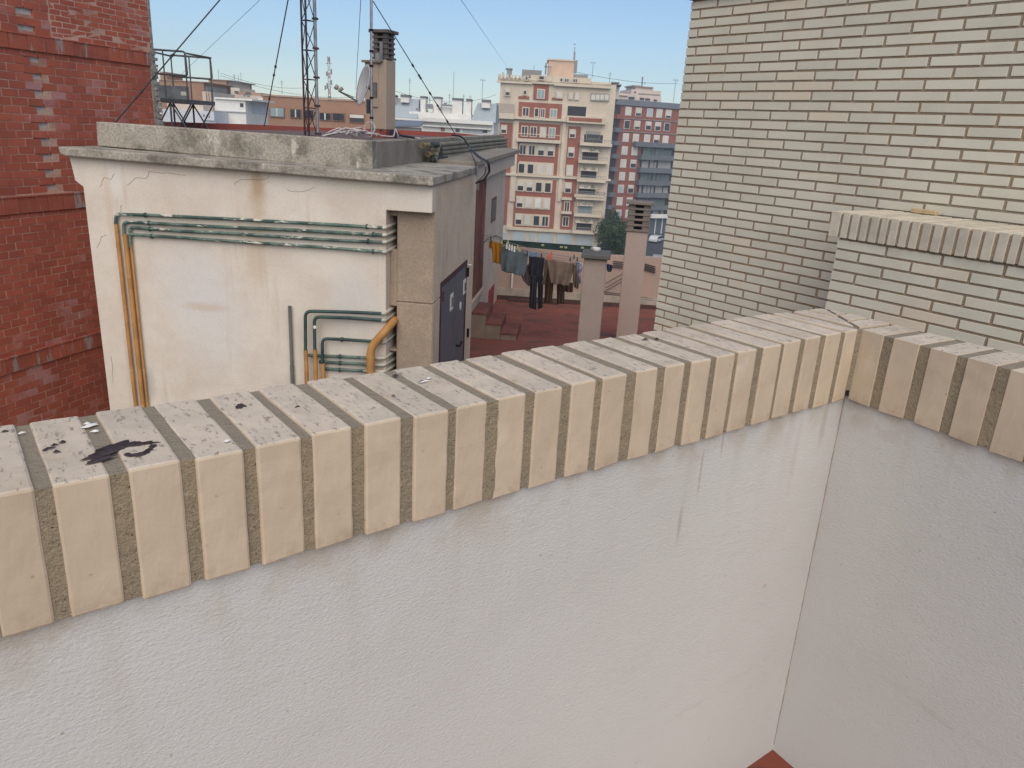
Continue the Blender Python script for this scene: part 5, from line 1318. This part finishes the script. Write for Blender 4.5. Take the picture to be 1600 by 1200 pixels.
simple('narrow building with a brown recess beside the white roof building', 64, c5, [('body', [(1040, 480, 1165, 720)], cm('grey_white', (.5, .48, .46)), 0, 5), ('recess', [(1040, 490, 1105, 612)], TAN, -.1, 0), ('white_strip', [(1115, 465, 1160, 610)], WHT, -.15, 0), ('low_wall', [(990, 622, 1165, 735)], BROWN, -.6, 0), ('opening', [(1070, 640, 1160, 700)], GREYC, -.65, -.6)])

# ---------- distant fringe of roofs, many small blocks
fr_lab = ['pale cream', 'brownish', 'greyish white', 'dull pink', 'tan']
cols_ = [PALE, BROWN, WHT, PINKP, TAN]
random.seed(31)
k = 0
ords = ['first', 'second', 'third', 'fourth', 'fifth', 'sixth', 'seventh', 'eighth', 'ninth', 'tenth', 'eleventh', 'twelfth']; zc_n = {}
for X in list(range(330, 575, 17)) + list(range(622, 775, 17)):
    w_ = ru(10, 24); yt = 204 - (800 - X) * .0574 - ru(4, 17) - (6 if 600 < X < 780 else 0); D = ru(170, 420)
    fr = Fr(at(X, yt, D), 92); c_ = random.randrange(5)
    root = thing('distant_building', fr_lab[c_] + ' distant building low on the hazy skyline', 'building', fr, GZ, 'distant skyline buildings'); 
    zn = 'left of the long brown building' if X < 405 else 'above the long brown building' if X < 580 else 'behind the mansard building'; zc_n[zn] = zc_n.get(zn, -1) + 1
    root['label'] = fr_lab[c_] + ' skyline building, ' + ords[zc_n[zn]] + ' from left ' + zn
    root['group'] = fr_lab[c_] + ' distant skyline buildings'
    b = MB(); u1 = w_ * D / FPX; z1 = fr.px(X, yt)[1]; b.box(0, u1, 0, 8, GZ, z1); b.build('body', cols_[c_], root)
    b = MB(); b.box(u1 * ru(.1, .3), u1 * ru(.4, .7), 1, 4, z1, z1 + ru(.8, 2.2)); b.build('stair_box', random.choice(cols_), root)
    k += 1
# aerials
random.seed(41)
AER = plain('thin_aerial_metal', (.12, .12, .13), .5)
def aerial(X, Y0, Y1, D, label, kind=0, grp=None):
    fr = Fr(at(X, Y1, D), 92); z0 = fr.px(X, Y1)[1]; z1 = fr.px(X, Y0)[1]; r = .28 / FPX * D
    root = thing('television_aerial', label, 'aerial', fr, z0, grp)
    b = MB(); b.tube([(0, 0, z0), (0, 0, z1)], r, 4); b.build('mast', AER, root)
    b = MB(); s = D / FPX
    if kind == 1:
        b.tube([(-4 * s, 0, z1), (4 * s, .2, z1)], r * .8, 4)
        for q in range(5): b.tube([(-3.5 * s + q * 1.7 * s, 0, z1 - 1.5 * s), (-3.5 * s + q * 1.7 * s, 0, z1 + 1.5 * s)], r * .5, 3)
    elif kind == 0:
        b.tube([(-2.5 * s, 0, z1 - 3 * s), (2.5 * s, 0, z1 - 3 * s)], r * .7, 4); b.tube([(-1.6 * s, 0, z1 - 6 * s), (1.6 * s, 0, z1 - 6 * s)], r * .7, 4)
    if b.v: b.build('crossbar', AER, root)
SK = 'aerials on the distant skyline'
aerial(342, 108, 126, 97, 'dark pole on the tan brick tower block at the left', 2)
aerial(367, 115, 137, 150, 'leftmost tall aerial of the three right of the tan tower block', 0)
aerial(374, 117, 148, 150, 'short thick aerial in the middle of the three right of the tan tower block', 2)
aerial(378, 113, 150, 150, 'tallest plain aerial of the three right of the tan tower block', 2)
aerial(441, 125, 148, 120, 'small aerial on the long brown building left of the lattice mast', 0)
aerial(640, 122, 152, 160, 'aerial right of the louvred chimney above the mansard roof', 0)
aerial(708, 112, 160, 150, 'very tall plain rod rising behind the white chimney stacks', 2)
aerial(753, 125, 158, 130, 'tall aerial with a bar on the right mansard roof', 1)
aerial(724, 147, 165, 150, 'short aerial between the chimney stacks and the right mansard roof', 0)
aerial(702, 146, 165, 160, 'short aerial just left of the very tall plain rod', 0)
aerial(734, 148, 170, 200, 'faint short aerial left of the tall one on the right mansard', 0)
aerial(671, 150, 165, 200, 'faint short aerial above the middle white chimney stacks', 0)
aerial(925, 98, 122, 130, 'thin aerial on the right part of the cream block roof', 1)
aerial(834, 102, 112, 130, 'short rod on the left part of the cream block roof', 2)
aerial(952, 112, 130, 150, 'aerial at the right end of the cream block roof', 0)
aerial(1003, 120, 136, 225, 'rod on the pale stepped penthouse storeys', 2)
aerial(1052, 125, 160, 215, 'aerial with long arm beside the tall pale brick wall', 1)
# red and white communication tower far away
F7 = Fr(at(515, 160, 320), 92); ct_ = thing('communication_tower', 'distant red and white lattice communication tower with antennas', 'tower', F7, GZ)
zt = [F7.px(515, y)[1] for y in (150, 136, 124, 112, 100, 88)]
b = MB(); b2 = MB(); s = 320 / FPX
for i in range(5):
    b = MB(); b2 = b
    for dx in (-1.6, 1.6):
        (b if i % 2 == 0 else b2).tube([(dx * s, 0, zt[i]), (dx * s * .95, 0, zt[i + 1])], .45 * s, 4)
    (b if i % 2 == 0 else b2).tube([(-1.6 * s, 0, zt[i]), (1.6 * s, 0, zt[i + 1])], .4 * s, 4); (b if i % 2 == 0 else b2).tube([(1.6 * s, 0, zt[i]), (-1.6 * s, 0, zt[i + 1])], .4 * s, 4)
    b.build('tower_section', cm('tower_red', (.4, .12, .1)) if i % 2 == 0 else cm('tower_white', (.6, .55, .53)), ct_)
b = MB()
for dx, y, h in ((-3.2, 130, 8), (3.2, 125, 7), (-3.4, 112, 6), (3.4, 108, 7), (-6, 134, 6), (0, 90, 4)):
    z = F7.px(515, y)[1]; b.box((dx - .7) * s, (dx + .7) * s, -.4, .4, z - h * s, z)
b.box(-4 * s, 4 * s, -.3, .3, zt[4], zt[4] + .8 * s); b.box(-6.5 * s, 4 * s, -.3, .3, zt[1], zt[1] + .7 * s)
b.build('antenna', GREYC, ct_)
b = MB(); b.box(-2 * s, 2 * s, -.5, .5, GZ, zt[0]); b.build('base', GREYC, ct_)
def cable2(pts, r, lab): wire([at(*p) for p in pts], r, M_GUY, lab, 'overhead_cable', None, 'cable', sag=.0)
wire([at(344, 114, 90), at(480, 137, 120)], .018, M_GUY, 'upper overhead cable from the tan tower towards the lattice mast', 'overhead_cable', None, 'cable', .6)
wire([at(344, 118, 90), at(575, 150, 120)], .018, M_GUY, 'lower overhead cable sagging from the tan tower past the lattice mast', 'overhead_cable', None, 'cable', 1.0)
wire([at(617, 142, 100), at(775, 148, 130)], .02, M_GUY, 'overhead cable sagging above the mansard roofs', 'overhead_cable', None, 'cable', 1.2)
wire([at(902, 113, 130), at(1060, 130, 190)], .03, M_GUY, 'overhead cable between the cream block and the pale brick wall', 'overhead_cable', None, 'cable', .6)

# ---------- ground, street, trees, vehicles
g = MB(); g.box(-2500, 2500, -300, 4000, GZ - 1, GZ); tag(g.build('ground', cm('city_ground', (.16, .15, .135))), None, None, kind='structure')
st_ = MB(); 
st_.hprism([(9, 60), (48, 60), (60, 240), (22, 240)], GZ + .002, GZ + .03); tag(st_.build('road', mat('dark_asphalt', (.045, .048, .055), (.055, .058, .063), .5, fine=.1, fs=8, bump=0)), None, None, kind='structure')
def tree(label, X, Y, D, rx, rz, seedv, ntuft=900, col=(.055, .095, .025), grp=None):
    random.seed(seedv); p = at(X, Y, D); fr = Fr(p, 90)
    root = thing('street_tree', label, 'tree', fr, GZ, grp)
    b = MB(); h = p.z - GZ; b.tube([(0, 0, GZ), (.1, 0, GZ + h * .45), (0, .1, p.z - rz * .5)], [.28, .2, .12], 8)
    cl_ = []
    for k in range(12):
        a = ru(0, 6.28); r_ = ru(.3, .75); c_ = (rx * r_ * math.cos(a), rx * r_ * math.sin(a), p.z + ru(-.65, .7) * rz); cl_.append(c_)
        b.tube([(0, 0, p.z - rz * ru(.6, 1)), (c_[0] * .6, c_[1] * .6, c_[2] - .5), c_], [.09, .06, .03], 5)
    b.build('trunk', cm('tree_bark', (.09, .07, .05)), root)
    b = MB()
    for k in range(ntuft):
        c_ = random.choice(cl_); d = Vector((random.gauss(0, 1), random.gauss(0, 1), random.gauss(0, 1))).normalized() * ru(.2, 1) ** .5
        q = Vector(c_) + Vector((d.x * rx * .5, d.y * rx * .5, d.z * rz * .42))
        for _ in range(5):
            o_ = Vector((ru(-.25, .25), ru(-.25, .25), ru(-.2, .2))); s_ = ru(.1, .22)
            a1_ = Vector((random.gauss(0, 1), random.gauss(0, 1), random.gauss(0, .6))).normalized() * s_; a2_ = a1_.cross(Vector((ru(-1, 1), ru(-1, 1), 1)).normalized()) * .6
            b.add([q + o_ - a1_, q + o_ + a2_, q + o_ + a1_, q + o_ - a2_], [(0, 1, 2, 3)])
    b.build('crown', MLEAF, root)
def leafm():
    t = NT('tree_leaves'); gm = t.n('ShaderNodeNewGeometry')
    col = t.mix(t.ramp(gm.outputs['Random Per Island'], 0, 1), (.022, .042, .013), (.06, .095, .026))
    return t.done(col, .6, spec=.2)
MLEAF = leafm()
tree('nearest leafy street tree just right of the garage doors', 955, 388, 100, 2.2, 2.9, 1, 1100)
tree('middle leafy street tree behind the louvred pillar', 960, 372, 112, 2.4, 3.6, 2, 1100)
tree('farther street tree partly hidden by the cream block corner', 957, 352, 130, 2.2, 2.6, 3, 800)
tree('small street tree low beside the green mesh screen', 971, 390, 104, 1.8, 2.3, 4, 700)
def car(label, X, Y, D, col, rot, L=4.2, W=1.75, H=1.45, seed_=0):
    p = at(X, Y, D); fr = Fr((p.x, p.y), rot); root = thing('parked_car', label, 'car', fr, GZ + .03)
    z = GZ + .03; b = MB()
    prof = [(-L / 2, .35), (L / 2, .35), (L / 2, .75), (L * .36, .9), (L * .2, H), (-L * .3, H), (-L * .44, .95), (-L / 2, .8)]
    b.prism([(a, z + c) for a, c in prof], -W / 2, W / 2); b.build('body', cm('car_paint_' + label.split()[0], col, rough=.3), root, bev=.08, seg=2)
    b = MB(); b.prism([(a, z + c) for a, c in ((L * .33, .93), (L * .19, H - .08), (-L * .28, H - .08), (-L * .4, .97))], -W / 2 - .01, W / 2 + .01); b.build('side_glass', DGL, root)
    b = MB(); b.hexa([(L * .2, -W * .42, z + H - .05), (L * .2, W * .42, z + H - .05), (L * .21, W * .42, z + H - .03), (L * .21, -W * .42, z + H - .03), (L * .36, -W * .42, z + .93), (L * .36, W * .42, z + .93), (L * .37, W * .42, z + .95), (L * .37, -W * .42, z + .95)]); b.build('windscreen', DGL, root)
    for sx in (-.3, .3):
        for sy in (-1, 1):
            b = MB(); b.tube([(L * sx, sy * (W / 2 - .18), z + .33), (L * sx, sy * (W / 2 + .01), z + .33)], .33, 14); b.build('wheel', DARK, root)
car('white car parked on the dark street beyond the louvred pillar', 1028, 349, 160, (.6, .6, .6), 30)
car('silver car at the kerb partly hidden by the pale brick wall', 1031, 378, 132, (.35, .34, .33), 12)
car('dark car under the street trees near the green mesh screen', 966, 391, 118, (.05, .055, .06), 80)
# ground floor shop of the dark red block
b = MB(); q = Fr(at(1020, 345, 175), 66)
sh = thing('shop_front', 'pale shop front with white canopy at street level below the dark red block', 'shop front', q, GZ)
u0, u1 = q.px(1014, 345)[0], q.px(1045, 345)[0]
b.box(u0, u1, 0, .5, GZ, q.px(1025, 340)[1]); b.build('glazing', plain('grey_shop_glass', (.09, .11, .13), .3), sh)
b = MB(); b.box(u0 - .3, u1, -1.2, .6, q.px(1025, 340)[1], q.px(1025, 335)[1]); b.build('canopy', WHT, sh)
b = MB()
for k in range(4): b.box(u0 + k * (u1 - u0) / 3 - .12, u0 + k * (u1 - u0) / 3 + .12, -.1, 0, GZ, q.px(1025, 340)[1]); 
b.build('post', WHT, sh)

# ================================================================ air
hz = MB(); hz.box(-450, 450, -60, 440, GZ - 1.5, 36)
vm = bpy.data.materials.new('haze'); vm.use_nodes = True; nt = vm.node_tree
for n_ in list(nt.nodes):
    if n_.type == 'BSDF_PRINCIPLED': nt.nodes.remove(n_)
pv = nt.nodes.new('ShaderNodeVolumePrincipled'); pv.inputs['Color'].default_value = (.88, .93, 1.0, 1); pv.inputs['Density'].default_value = .0010; pv.inputs['Anisotropy'].default_value = .2
nt.links.new(pv.outputs[0], nt.nodes['Material Output'].inputs['Volume'])
tag(hz.build('haze', vm), None, None, kind='stuff')
